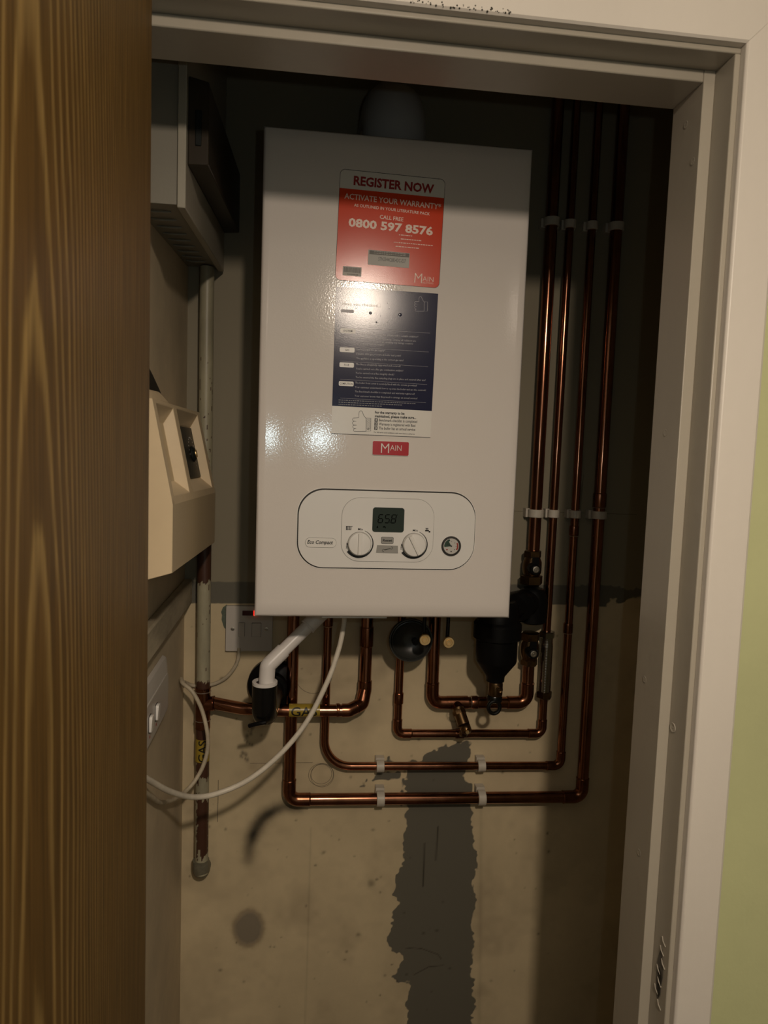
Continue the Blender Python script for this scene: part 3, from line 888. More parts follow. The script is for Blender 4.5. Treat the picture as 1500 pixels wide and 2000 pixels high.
s.poly([(x, -.0059, z) for x, z in ((.1772, 1.4770), (.1785, 1.4765), (.1797, 1.4775), (.1792, 1.4793), (.1783, 1.4806), (.1776, 1.4788))], M['lcd_seg'])
s.quad(.1868, 1.4778, .1908, 1.4793, -.0059, M['lcd_seg']); s.quad(.1880, 1.4793, .1890, 1.4804, -.0059, M['lcd_seg']); s.quad(.1902, 1.4766, .1912, 1.4785, -.0059, M['lcd_seg'])
obj('display', s, panel, label='dark LCD display showing 65.8')
for (cx, cz), ang, nm in (((.1524, 1.4530), 0, 'left'), ((.2344, 1.4530), 28, 'right')):
    s = MB()
    s.lathe([(.0176, 0), (.0176, .0030), (.0172, .0034)], (cx, -.0046, cz), (0, -1, 0), M['grey_plastic'], 40)
    s.lathe([(.0170, 0), (.0170, .0095), (.0160, .0110), (.0120, .0114), (0, .0116)], (cx, -.0046, cz), (0, -1, 0), M['panel'], 40)
    ca, sa = math.cos(R(ang)), math.sin(R(ang))
    P = lambda u, v: (cx + u * ca - v * sa, cz + u * sa + v * ca)
    for wd, hh, dep, mm in ((.0024, .0152, .0150, 'panel'), (.0011, .0150, .0156, 'white_plain')):
        s.prism([(P(u, v)[0], -.0046 - dep, P(u, v)[1]) for u, v in ((-wd, -hh), (wd, -hh), (wd, hh), (-wd, hh))],
                [(P(u, v)[0], -.0155, P(u, v)[1]) for u, v in ((-wd * 1.3, -hh * 1.03), (wd * 1.3, -hh * 1.03), (wd * 1.3, hh * 1.03), (-wd * 1.3, hh * 1.03))], M[mm])
    obj('knob', s, panel, label='white round dial under the radiator symbol' if nm == 'left' else 'white round dial under the tap symbol')
s = MB()
s.plate(rrect(.1849, .2035, 1.4535, 1.4636, .002), -.0056, -.0044, M['line'])
s.plate(rrect(.1854, .2030, 1.4540, 1.4632, .0017), -.0064, -.0044, M['grey_plastic'])
s.text('Reset', .1872, 1.4567, .2013, 1.4567, .0038, -.0066, M['ink'], bold=.03)
obj('reset_button', s, panel, label='small grey button marked Reset')
s = MB()
s.plate([(.1779, 1.4397), (.2110, 1.4394), (.2104, 1.4506), (.1791, 1.4510)], -.0056, -.0044, M['grey_plastic'])
for a in (-1, 1):
    c = (.1948 + a * .0058, 1.4452 + a * .0020)
    s.stroke([(c[0] + .0018 * math.cos(R(t)), c[1] + .0018 * math.sin(R(t))) for t in range(-130 + (180 if a < 0 else 0) - 20, 131 + (180 if a < 0 else 0) - 20, 20)], .0006, -.0059, M['line'])
s.stroke([(.1905, 1.4440), (.1991, 1.4464)], .0010, -.0059, M['line'])
obj('service_flap', s, panel, label='grey flap printed with a spanner')
s = MB()
s.lathe([(.0150, 0), (.0150, .0020), (.0142, .0030), (.0126, .0032), (.0118, .0016)], (.2920, -.0032, 1.4515), (0, -1, 0), M['line'], 36)
s.lathe([(.0120, .0018), (0, .0018)], (.2920, -.0032, 1.4515), (0, -1, 0), M['gauge_face'], 36, cap=False)
gy = -.0053
G = lambda r, a: (.2920 + r * math.cos(R(a)), 1.4515 + r * math.sin(R(a)))
s.stroke([G(.0096, a) for a in range(185, 99, -8)], .0030, gy, M['gauge_green'])
s.poly([(G(r, a)[0], gy - .0001, G(r, a)[1]) for r, a in ((.0, 0), (.0105, 188), (.0105, 150), (.0100, 120))], M['gauge_green'])
s.stroke([G(.0098, a) for a in range(30, -42, -8)], .0022, gy, M['gauge_red'])
s.stroke([G(.0, 0), G(.0085, 155)], .0010, gy - .0002, M['ink'])
s.stroke([G(.0095, 215), G(.0075, 225)], .0016, gy, M['gauge_red'])
s.stroke([G(.0082, 262), G(.0082, 278)], .0014, gy, M['ink'])
for a in (0, 45, 90, 135, 315): s.stroke([G(.0066, a), G(.0080, a)], .0008, gy - .0001, M['ink'])
s.lathe([(.0012, .002), (0, .0026)], (.2920, -.0032, 1.4515), (0, -1, 0), M['ink'], 12, cap=False)
obj('pressure_gauge', s, panel, label='small round pressure gauge with green and red arcs')
s = MB()
s.plate(rrect(.0722, .1184, 1.4455, 1.4602, .0070), -.0037, -.0030, M['grey_plastic'])
s.plate(rrect(.0727, .1179, 1.4460, 1.4597, .0066), -.0048, -.0030, M['white_plain'])
s.text('Eco Compact', .0752, 1.4510, .1132, 1.4508, .0056, -.0050, M['ink'], bold=.025, shear=.25)
obj('model_plate', s, panel, label='raised pill-shaped plate lettered Eco Compact')

# flue elbow on top of the boiler
fl = thing('flue_elbow', 'dark round flue elbow rising from the top of the boiler', 'flue', (.20, .14, 2.04))
s = MB()
path = fillet([(.200, .14, 2.04), (.200, .14, 2.15), (.200, .262, 2.15)], [.055], 14)
s.tube(path, .0515, M['flue'], 40)
obj('elbow', s, fl)
s = MB(); s.lathe([(.060, 0), (.060, .010), (.055, .014), (.055, .022)], (.20, .14, 2.04), (0, 0, 1), M['flue'], 40); obj('collar', s, fl)
s = MB()
for x in (.213, .246):
    s.hexa([(x, .083, 2.041), (x + .004, .083, 2.041), (x + .004, .089, 2.041), (x, .089, 2.041), (x + .008, .085, 2.066), (x + .012, .085, 2.066), (x + .012, .091, 2.066), (x + .008, .091, 2.066)], M['flue'])
s.box(.205, .255, .088, .092, 2.041, 2.056, M['flue'])
obj('clamp_bracket', s, fl)
s = MB(); s.tube(smooth_path([(.147, .13, 2.054), (.1455, .128, 2.075), (.147, .13, 2.098)]), .0025, M['screw'], 8); s.lathe([(.004, 0), (.004, .004)], (.1455, .126, 2.080), (0, -1, 0), M['screw'], 8); obj('test_point', s, fl)

# ------------------------------------------------------------------ copper pipework
P22, P15 = .0112, .0077
def pipe(root, path, rads, r, corners=None, seg=22):
    """tube along a polyline, elbows as fittings at the listed corners"""
    full = fillet(path, rads, 10)
    s = MB(); s.tube(full, r, M['copper'], seg); obj('tube', s, root)
    for i in (corners or []):
        a, b, c = Vector(path[i - 1]), Vector(path[i]), Vector(path[i + 1])
        rr = rads[i - 1] if isinstance(rads, (list, tuple)) else rads
        ln = rr + r * 1.9
        p0, p1 = b + (a - b).normalized() * ln, b + (c - b).normalized() * ln
        f = fillet([p0, b, p1], [rr], 12)
        s = MB()
        s.tube(f, r + .0011, M['copper_dull'], seg)
        for p, q in ((p0, (a - b).normalized()), (p1, (c - b).normalized())):
            s.lathe([(r + .0013, -.0018), (r + .0016, -.0006), (r + .0004, .0010)], p, q, M['copper_dull'], seg, cap=False)
        obj('elbow', s, root)
def coupling(root, p, axis, r, L=.020, ring=True, name='coupling'):
    s = MB()
    ax = Vector(axis).normalized()
    s.lathe([(r + .0002, -L / 2 - .0012), (r + .0012, -L / 2), (r + .0014, -L / 2 + .001), (r + .0014, L / 2 - .001), (r + .0012, L / 2), (r + .0002, L / 2 + .0012)], p, ax, M['copper_dull'], 22)
    if ring:
        s.lathe([(r + .0004, -L / 2 - .0016), (r + .0011, -L / 2 - .0006), (r + .0004, -L / 2)], p, ax, M['solder'], 22, cap=False)
    obj(name, s, root)
def nut(root, p, r, h, m='brass_dark', axis=(0, 0, 1), name='nut', rot=0):
    s = MB()
    s.lathe([(r * .88, -h / 2), (r, -h / 2 + .0012), (r, h / 2 - .0012), (r * .88, h / 2)], p, axis, M[m], 6, ref=(math.cos(rot), math.sin(rot), 0) if axis == (0, 0, 1) else None)
    obj(name, s, root)
    return s

TOP = CZ - .002
# rightmost riser: down the wall, under everything, up to the boiler at left
t = thing('copper_pipe', 'rightmost thick copper pipe, running down, along the bottom and up to the boiler', 'pipe', (.632, .246, .923), 'copper pipes')
pipe(t, [(.632, .246, TOP), (.632, .246, .923), (.0570, .246, .931), (.0570, .246, BZ - .0003)], [.018, .018], P22, [1, 2])
coupling(t, (.632, .246, 1.512), (0, 0, 1), P22, .026)
# second from the right, thin: bends round under the boiler
t = thing('copper_pipe', 'thin copper pipe, third of the four risers, with a wide bend at lower left', 'pipe', (.586, .25, .987), 'copper pipes')
pipe(t, [(.587, .25, TOP), (.586, .25, .986), (.121, .25, .993), (.121, .25, BZ - .0003)], [.014, .052], P15, [1])
coupling(t, (.586, .25, 1.452), (0, 0, 1), P15, .018)
coupling(t, (.5855, .25, 1.262), (0, 0, 1), P15, .018)
coupling(t, (.121, .25, 1.279), (0, 0, 1), P15, .030)
# cold fill: thin, with a steel braided hose
t = thing('copper_pipe', 'thin copper pipe, second riser from the boiler, with a steel hose in it', 'pipe', (.545, .25, 1.053), 'copper pipes')
pipe(t, [(.545, .25, TOP), (.543, .25, 1.245)], [], P15)
pipe(t, [(.5445, .25, 1.135), (.5445, .25, 1.052), (.2585, .25, 1.0555), (.2595, .25, BZ - .0003)], [.013, .013], P15, [1, 2])
coupling(t, (.259, .25, 1.125), (0, 0, 1), P15, .020, ring=False)
s = MB()
prof = []
for k in range(61):
    z = 1.1345 + .112 * k / 60
    rr = .0118 + .00022 * math.sin(k * 2.2)
    if k > 50: rr -= .0008 * math.sin((k - 50) / 10 * math.pi)
    prof.append((rr, z - 1.1345))
s.lathe(prof, (.5440, .248, 1.1345), (0, 0, 1), M['chrome'], 26)
obj('braided_hose', s, t, label='shiny steel braided hose section')
nut(t, (.5436, .248, 1.250), .0150, .013, 'chrome')
nut(t, (.5443, .248, 1.131), .0150, .014, 'brass_dark')
# return: thick loop below the boiler up to the filter
t = thing('copper_pipe', 'thick copper loop under the black filter, joining boiler and lower valve', 'pipe', (.40, .246, 1.116), 'copper pipes')
pipe(t, [(.3215, .246, BZ - .0003), (.3230, .246, 1.117), (.5095, .246, 1.116), (.5090, .246, 1.20)], [.018, .018], P22, [1, 2])
s = MB(); s.cyl((.352, .246, 1.117), (.392, .246, 1.117), P22 + .0013, M['copper_dull'], 24); s.cyl((.369, .246, 1.117), (.371, .228, 1.108), .0105, M['copper_dull'], 20)
obj('tee', s, t)
coupling(t, (.405, .246, 1.1168), (1, 0, 0), P22, .012)
# first riser on the boiler's right
t = thing('copper_pipe', 'thick copper riser beside the boiler, above the upper black-handled valve', 'pipe', (.507, .246, 1.42), 'copper pipes')
pipe(t, [(.5085, .246, TOP), (.507, .246, 1.405)], [], P22)

# gas: horizontal run with elbow up to the boiler
t = thing('gas_pipe', 'horizontal copper gas pipe under the boiler with yellow GAS tape', 'pipe', (.05, .222, 1.114))
GP = [(-.090, .2385, 1.1232), (-.030, .2260, 1.1155), (.045, .2215, 1.1132), (.163, .2213, 1.1120), (.186, .2310, 1.1200), (.1935, .246, 1.1470), (.1935, .246, BZ - .0003)]
full = fillet(GP, [.12, .3, .010, .012, .014], 8)
s = MB(); s.tube(full, P22, M['copper'], 22); obj('tube', s, t)
s = MB(); s.tube(fillet([(.150, .2225, 1.1121), (.163, .2225, 1.1120), (.1760, .2275, 1.1165)], [.010]), P22 + .0012, M['copper_dull'], 22)
obj('elbow', s, t)
s = MB(); s.tube(fillet([(.1760, .2270, 1.1165), (.1875, .2330, 1.1205), (.1935, .246, 1.1430), (.1935, .246, 1.1600)], [.010, .012]), P22 + .0016, M['copper_dull'], 22)
obj('elbow', s, t)
coupling(t, (.1425, .2226, 1.1123), (1, 0, 0), P22, .005)
coupling(t, (.1935, .246, 1.245), (0, 0, 1), P22, .036, ring=False)
s = MB()
rt = P22 + .0007
s.tube([(.053 + .056 * k / 6, .2216, 1.1133) for k in range(7)], rt, M['tape'], 32)
s.text('GAS', .0575, 0, .1045, 0, .0165, 0, M['ink'], bold=.012, res=4,
       mapper=lambda a, q: (.0570 + a, .2216 - (rt + .0003) * math.cos((q - .0070) / rt), 1.1133 + (rt + .0003) * math.sin((q - .0070) / rt)))
obj('warning_tape', s, t, label='yellow tape band lettered GAS')

# old painted gas riser in the corner
t = thing('gas_pipe', 'vertical gas pipe in the left corner with peeling cream paint', 'pipe', (-.104, .24, .79))
def painted_tube():
    r, seg = .0122, 36
    zs = np.arange(.796, 1.8985, .0022)
    cx, cy = -.104, .240
    V, F, A = [], [], []
    for k, z in enumerate(zs):
        x = cx - (z - 1.3) * .004
        for j in range(seg):
            a = 2 * math.pi * j / seg
            V.append((x + r * math.cos(a), cy + r * math.sin(a), z))
            n = noise.noise(Vector((math.cos(a) * 3.0, math.sin(a) * 3.0, z * 30)))
            n2 = noise.noise(Vector((math.cos(a) * 7, math.sin(a) * 7, z * 90)))
            p = 1.0
            e = .004 * n + .003 * n2
            if 1.346 + e * 2.2 < z < 1.46 + e: p = 0.0
            if 1.02 + e < z < 1.165 + e: p = 0.0
            # long bare patch on the front right of the lower end
            front = math.cos(a + math.pi / 2 - .35)
            if .835 < z + .02 * n < .945 and front > .45 + .5 * n2: p = 0.0
            if .985 < z + .02 * n < 1.02 and front > .2 + .5 * n2: p = 0.0
            if p and n2 > .52 and z < 1.75: p = 0.15
            A.append(p)
    nr = len(zs)
    for k in range(nr - 1):
        for j in range(seg):
            F.append((k * seg + j, k * seg + (j + 1) % seg, (k + 1) * seg + (j + 1) % seg, (k + 1) * seg + j))
    off = wpos(t)
    me = bpy.data.meshes.new('tube')
    me.from_pydata([tuple(Vector(v) - off) for v in V], [], F)
    a_ = me.attributes.new('bare', 'FLOAT', 'POINT')
    a_.data.foreach_set('value', [1 - q for q in A])
    me.polygons.foreach_set('use_smooth', [True] * len(me.polygons))
    me.materials.append(attr_mat('peeling_pipe_paint', [('bare', (0.062, 0.026, 0.015, 1), .3, .7)], (0.36, 0.33, 0.225, 1), .42, bump=(60, .4, 6), vary=(22, .35, (1, 1, .3)), spec=.45))
    o = bpy.data.objects.new('tube', me)
    COL.objects.link(o)
    o.parent = t
painted_tube()
s = MB()
s.cyl((-.1033, .24, 1.075), (-.1036, .24, 1.150), .0136, M['copper_dull'], 26)
s.cyl((-.1035, .24, 1.118), (-.083, .2372, 1.1220), .0132, M['copper_dull'], 24)
for z in (1.150, 1.1435, 1.090): s.lathe([(.0136, -.001), (.0146, 0), (.0136, .001)], (-.1035, .24, z), (0, 0, 1), M['solder'] if z != 1.150 else M['copper_dull'], 26, cap=False)
s.lathe([(.0132, -.001), (.0142, 0), (.0132, .001)], (-.0835, .2372, 1.1219), (1, 0, 0), M['copper_dull'], 24, cap=False)
obj('tee', s, t)
s = MB()
rt = .0130
s.tube([(-.1031 + .0002 * k / 4, .24, 1.014 + .042 * k / 4) for k in range(5)], rt, M['tape'], 32)
s.text('GAS', 0, 0, .040, 0, .0150, 0, M['ink'], bold=.012, res=4,
       mapper=lambda a, q: (-.1030 - (rt + .0003) * math.sin((q - .0090) / rt), .24 - (rt + .0003) * math.cos((q - .0090) / rt), 1.0150 + a))
obj('warning_tape', s, t, label='yellow tape band lettered GAS, reading upward')
s = MB()
s.tube(fillet([(-.1032, .24, .822), (-.1030, .24, .795), (-.1030, .268, .795)], [.016], 10), .0152, M['pipe_end'], 24)
obj('elbow', s, t)

# ------------------------------------------------------------------ valves and filter
def lever_valve(loc, label, z0, z1, top_nut, bot_nut):
    x, y, _ = loc
    v = thing('isolation_valve', label, 'valve', loc, 'isolation valves')
    zc = (z0 + z1) / 2
    s = MB()
    s.lathe([(.0135, z0 - zc), (.0150, -.016), (.0175, -.010), (.0180, 0), (.0175, .010), (.0150, .016), (.0135, z1 - zc)], (x, y, zc), (0, 0, 1), M['brass_dark'], 24)
    obj('body', s, v)
    nut(v, (x, y, z1), *top_nut)
    nut(v, (x, y, z0), *bot_nut)
    s = MB()
    s.lathe([(.0110, 0), (.0110, .016), (.0095, .019), (0, .019)], (x - .003, y - .012, zc), (0, -1, 0), M['black'], 20)
    s.box(x - .009, x + .003, y - .030, y - .024, zc - .004, zc + .022, M['black'])
    h = obj('handle', s, v)
    s = MB(); s.lathe([(.0062, 0), (.0062, .0025), (.0045, .0028), (.0040, .0016), (.0018, .0016), (.0014, .003), (0, .003)], (x - .003, y - .031, zc), (0, -1, 0), M['screw'], 16); obj('screw', s, h)
lever_valve((.5035, .240, 1.350), 'brass valve with black handle above the black filter head', 1.358, 1.407, (.0165, .014), (.0215, .017))
lever_valve((.5075, .240, 1.190), 'brass valve with black handle below the black filter head', 1.198, 1.248, (.0175, .016), (.0165, .012))

f = thing('magnetic_filter', 'black cylindrical system filter hanging beside the lower right of the boiler', 'filter', (.422, .17, 1.185))
s = MB()
s.lathe([(.0150, 0), (.0165, .001), (.0170, .010), (.0360, .036), (.0370, .040), (.0372, .085)], (.4215, .17, 1.184), (0, 0, 1), M['black'], 40)
obj('canister', s, f)
s = MB()
s.lathe([(.0375, 0), (.0430, .003), (.0430, .028), (.0400, .032), (.0370, .034), (.0360, .060), (.0300, .070), (0, .072)], (.4215, .17, 1.262), (0, 0, 1), M['black'], 40)
obj('locking_collar', s, f)
s = MB()
s.cyl((.425, .175, 1.316), (.5050, .236, 1.316), .0260, M['black'], 32)
s.lathe([(.0240, 0), (.0285, .003), (.0285, .020), (.0300, .030), (.0285, .045), (.0230, .062), (.0180, .066)], (.5060, .236, 1.277), (0, 0, 1), M['black'], 36)
s.lathe([(.026, 0), (.024, .004), (.010, .008), (0, .008)], (.472, .190, 1.316), (.3, -1, 0), M['black'], 28)
obj('head', s, f)
s = MB()
s.lathe([(.0125, 0), (.0130, .002), (.0130, .022), (.0115, .026)], (.4225, .168, 1.1585), (0, 0, 1), M['brass_dark'], 24)
s.lathe([(.0062, 0), (.0062, .003), (.0048, .0045), (.0030, .0032), (0, .0034)], (.4258, .1555, 1.1735), (0, -1, 0), M['brass_dark'], 16)
dv = obj('drain_valve', s, f, label='brass drain valve')
s = MB()
s.lathe([(.0095, 0), (.0135, .002), (.0140, .010), (.0125, .013)], (.4215, .168, 1.146), (0, 0, 1), M['black_gloss'], 22)
s.tube([(.4185 + .0105 * math.sin(a), .157, 1.140 - .0115 * math.cos(a)) for a in [k * math.pi / 12 for k in range(-12, 13)]], .0036, M['black_gloss'], 10)
obj('drain_cap', s, dv)

# filling link between the loop and the cold pipe
v = thing('filling_link', 'short brass filling link joining the two copper loops under the boiler', 'valve', (.381, .225, 1.054))
s = MB(); s.cyl((.3705, .232, 1.111), (.3785, .213, 1.086), .0112, M['brass_dark'], 22); s.lathe([(.0126, -.004), (.0130, 0), (.0126, .004)], (.3725, .227, 1.1045), (.0085, -.019, -.025), M['brass_dark'], 8); obj('body', s, v)
s = MB(); s.lathe([(.0060, -.012), (.0100, -.008), (.0112, 0), (.0100, .008), (.0060, .012)], (.3815, .212, 1.080), (.1, -1, -.2), M['brass_dark'], 8); s.lathe([(.0035, 0), (.0035, .002), (0, .002)], (.3822, .1995, 1.0775), (0, -1, 0), M['brass'], 12); obj('isolating_screw', s, v)
s = MB(); s.tube(fillet([(.3815, .213, 1.078), (.3805, .222, 1.064), (.3800, .244, 1.056)], [.008]), .0058, M['brass_dark'], 14); s.lathe([(.0085, -.004), (.0088, 0), (.0085, .004)], (.3808, .220, 1.068), (0, .3, -1), M['brass_dark'], 6); obj('outlet', s, v)
s = MB(); s.cyl((.372, .25, 1.054), (.388, .25, 1.054), P15 + .0016, M['copper_dull'], 20); obj('saddle', s, v)

# round black dish
t = thing('black_dish', 'round black rubber dish facing forward under the boiler', 'dish', (.2675, .19, 1.254))
s = MB()
s.lathe([(.0375, .010), (.0392, .006), (.0400, .001), (.0388, -.002), (.0372, -.002), (.0360, .0015), (.0340, .0035), (.0345, .0015), (.0330, .0010), (.0318, .003), (.022, .0105), (.012, .0135), (.006, .0140), (0, .0141)], (.2675, .186, 1.254), (0, 1, 0), M['cap_black'], 56, cap=False)
s.lathe([(.0385, .006), (.034, .012), (.010, .017), (0, .017)], (.2675, .186, 1.254), (0, 1, 0), M['cap_black'], 56, cap=False)
obj('dish', s, t)
s = MB(); s.lathe([(.0055, 0), (.0060, .012), (0, .012)], (.2765, .199, 1.2505), (.0, -1, 0), M['black'], 16); obj('stub', s, t)
s = MB(); s.cyl((.2595, .203, 1.262), (.2595, .243, 1.262), .006, M['black'], 14); obj('spigot', s, t)

# two brass-ended black valve spindles hanging under the boiler
for x, z, label in ((.2810, 1.2730, 'black spindle with brass end, in front of the black dish'), (.3225, 1.2685, 'black spindle with brass end, hanging right of the black dish')):
    t = thing('valve_spindle', label, 'valve', (x, .13, z), 'valve spindles')
    s = MB()
    s.tube(fillet([(x + .0008, .134, BZ + .004), (x, .134, z), (x, .124, z)], [.004]), .0034, M['black_gloss'], 12)
    obj('lever', s, t)
    s = MB()
    s.lathe([(.0088, 0), (.0098, .0012), (.0098, .0040), (.0090, .0052), (.0060, .0052), (.0054, .0046), (.0050, .0046), (.0046, .0056), (.0024, .0056), (.0020, .0048), (0, .0048)], (x, .1245, z), (0, -1, 0), M['brass'], 28)
    obj('screw_end', s, t, label='bright brass screw head')

# ------------------------------------------------------------------ condensate
t = thing('condensate_pipe', 'white plastic waste pipe slanting from the boiler into the black pipe', 'pipe', (.0130, .11, 1.20))
CP = [(.1250, .165, 1.3395), (.0352, .12, 1.2400), (.0131, .11, 1.2215), (.0129, .11, 1.1900)]
CP = [(.1300, .155, 1.3360), (.0170, .111, 1.2310), (.0129, .110, 1.1880)]
s = MB(); s.tube(fillet(CP, [.010], 8), .0112, M['pvc'], 26); obj('tube', s, t)
d0 = (Vector(CP[0]) - Vector(CP[1])).normalized()
s = MB()
s.tube(fillet([Vector(CP[1]) + d0 * .036, CP[1], Vector(CP[1]) + Vector((-.0014, -.0003, -.030))], [.010], 10), .0130, M['pvc'], 28)
obj('elbow', s, t)
c0 = Vector(CP[0]) - d0 * .004
s = MB(); s.cyl(c0 - d0 * .066, c0 - d0 * .003, .0136, M['pvc'], 28); s.lathe([(.0136, -.0005), (.0143, .0002), (.0143, .0022), (.0136, .003)], c0 - d0 * .066, d0, M['pvc'], 28, cap=False); obj('coupling', s, t)
t = thing('waste_pipe', 'black plastic waste pipe elbow going into the wall, taking the white pipe', 'pipe', (.0130, .115, 1.125))
s = MB()
s.tube(fillet([(.0130, .110, 1.2025), (.0128, .113, 1.142), (.0240, .262, 1.150)], [.022], 12), .0205, M['black_gloss'], 32)
obj('elbow', s, t)
s = MB(); s.lathe([(.0205, -.02), (.0222, -.018), (.0222, 0), (.0205, .002)], (.0222, .235, 1.149), (.08, 1, .03), M['black'], 32); s.lathe([(.024, -.030), (.0265, -.028), (.0265, -.010), (.040, -.006), (.046, 0), (.046, .012), (.040, .0175)], (.0215, .252, 1.152), (0, 1, 0), M['black'], 40); obj('wall_socket', s, t)
s = MB(); s.lathe([(.0207, -.003), (.0207, .0015), (.0190, .0022), (.0150, .0015), (.0140, -.006), (.0195, -.006)], (.0130, .110, 1.2035), (0, -.03, 1), M['pvc'], 32, cap=False); obj('reducer', s, t, label='white reducer ring in the mouth')
s = MB()
s.tube(smooth_path([(.0170, .0930, 1.1420), (.008, .0935, 1.1400), (-.002, .0960, 1.1370), (-.012, .1000, 1.1325)]), [.0035] * 24 + [.001], M['black'], 8)
obj('cable_tie', s, t)

# ------------------------------------------------------------------ electrics
t = thing('fused_spur', 'white fused switch plate with red neon left of the boiler bottom', 'switch', (-.024, .262, 1.255))
s = MB()
s.plate(rrect(-.0668, .0185, 1.2122, 1.2972, .002), .2605, .2700, M['fuse_white'])
for z in ((1.2950, 1.2962), ): s.quad(-.064, z[0], .016, z[1], .2604, M['fuse_white'])
pl = obj('plate', s, t, bevel=.0006)
s = MB(); s.plate(rrect(-.0370, -.0160, 1.2800, 1.2890, .0008, 3), .2590, .2610, M['neon']); s.plate(rrect(-.0172, -.0105, 1.2800, 1.2890, .0008, 3), .2590, .2610, M['neon_lit']); obj('neon_lamp', s, t, label='red neon indicator, lit at its right end')
s = MB(); s.plate(rrect(-.0438, -.0322, 1.2402, 1.2668, .001, 3), .2598, .2610, M['line']); s.hexa([(-.0434, .2596, 1.2406), (-.0326, .2568, 1.2406), (-.0326, .262, 1.2406), (-.0434, .262, 1.2406), (-.0434, .2596, 1.2664), (-.0326, .2568, 1.2664), (-.0326, .262, 1.2664), (-.0434, .262, 1.2664)], M['fuse_white']); obj('rocker', s, t)
s = MB(); s.plate(rrect(-.0196, -.0022, 1.2398, 1.2662, .001, 3), .2600, .2610, M['line']); s.plate(rrect(-.0190, -.0028, 1.2404, 1.2656, .001, 3), .2585, .2610, M['fuse_white']); obj('fuse_carrier', s, t)
for x in (-.0542, .0072):
    s = MB(); s.lathe([(.0036, 0), (.0034, .001), (0, .0016)], (x, .2605, 1.2545), (0, -1, 0), M['screw'], 16); s.stroke([(x - .003, 1.2545), (x + .003, 1.2545)], .0008, .2586, M['line']); obj('screw', s, t)
s = MB()
out = [(-.0660, 1.2985), (-.0735, 1.2925), (-.0765, 1.2840), (-.0745, 1.2780), (-.0755, 1.2700), (-.0725, 1.2600), (-.0700, 1.2535), (-.0660, 1.2520)]
s.plate(out, .2688, .2702, M['hole'])
obj('back_box', s, t, label='grey-green rim of the back box showing at the plate edge')
def cable(name, label, pts, r, m, group=None):
    s = MB()
    s.tube(smooth_path(pts), r, M[m], 14)
    return tag(obj(name, s), label, 'cable', group)
cable('cable', 'thick white cable sweeping from under the boiler down to the left wall', [(.1424, .10, 1.3385), (.1405, .098, 1.310), (.1388, .095, 1.2964), (.1319, .09, 1.2634), (.1153, .08, 1.2152), (.0837, .07, 1.1524), (.044, .06, 1.1043), (-.0031, .05, 1.0675), (-.0495, .04, 1.0499), (-.0851, .015, 1.0559), (-.110, -.04, 1.0919), (-.1254, -.1, 1.1364), (-.1345, -.16, 1.18), (-.1385, -.19, 1.21)], .0042, 'cable')
cable('cable', 'thin yellowed cable looping in front of the painted corner pipe', [(-.1395, .222, 1.1725), (-.1342, .205, 1.1705), (-.1167, .195, 1.1590), (-.1007, .19, 1.1325), (-.090, .185, 1.0982), (-.0869, .185, 1.0656), (-.092, .18, 1.0354), (-.1055, .17, 1.0090), (-.1215, .145, .9985), (-.1325, .08, 1.0180), (-.1345, 0.0, 1.0570), (-.1350, -.06, 1.0960), (-.1365, -.12, 1.135), (-.1380, -.17, 1.165)], .0036, 'cable_old')
cable('cable', 'thin cream cable from the bottom of the fused switch behind the painted pipe', [(-.0423, .262, 1.218), (-.0421, .259, 1.2042), (-.0485, .260, 1.1839), (-.0661, .262, 1.161), (-.0922, .264, 1.1477), (-.1218, .264, 1.1459), (-.1352, .250, 1.1558), (-.1385, .232, 1.1650)], .0034, 'cable_old')

# distribution box, top left
t = thing('fuse_box', 'off-white metal fuse box with smoked lid high on the left wall', 'fuse box', (-.11, .05, 1.88))
s = MB()
yN, yF = -.155, .258
zN, zF, zt = 1.872, 1.900, 2.36
s.hexa([(-.143, yN, zN + .002), (-.0905, yN, zN + .002), (-.0905, yF, zF + .002), (-.143, yF, zF + .002), (-.143, yN, zt), (-.0905, yN, zt), (-.0905, yF, zt), (-.143, yF, zt)], M['box_white'])
for k in range(9):         # pressed louvres in the underside
    y = -.12 + k * .040
    z = zN + (zF - zN) * (y - yN) / (yF - yN)
    s.tube([(-.136 + .032 * q / 6, y - .004 * math.sin(q / 6 * math.pi), z + .0015 - .0022 * math.sin(q / 6 * math.pi)) for q in range(7)], .0016, M['box_white'], 8)
obj('body', s, t, bevel=.001)
s = MB()
s.hexa([(-.0900, yN - .006, zN - .003), (-.0800, yN - .006, zN - .003), (-.0800, yF, zF - .004), (-.0900, yF, zF - .004), (-.0900, yN - .006, zt), (-.0800, yN - .006, zt), (-.0800, yF, zt), (-.0900, yF, zt)], M['cover'])
obj('cover', s, t, bevel=.0012)
s = MB()
s.hexa([(-.0798, -.150, 1.9225), (-.0555, -.150, 1.9240), (-.0540, .255, 1.9640), (-.0798, .255, 1.9620), (-.0798, -.150, 2.0240), (-.0560, -.150, 2.0190), (-.0545, .255, 2.0640), (-.0798, .255, 2.0640)], M['smoke'])
ld = obj('lid', s, t, bevel=.0014, label='dark smoked plastic lid')
s = MB(); s.box(-.0712, -.0640, -.1522, -.1490, 1.945, 1.986, M['dark_screen']); obj('reflection_strip', s, ld, bevel=.001)  # added strip standing in for a reflection on the lid's near end

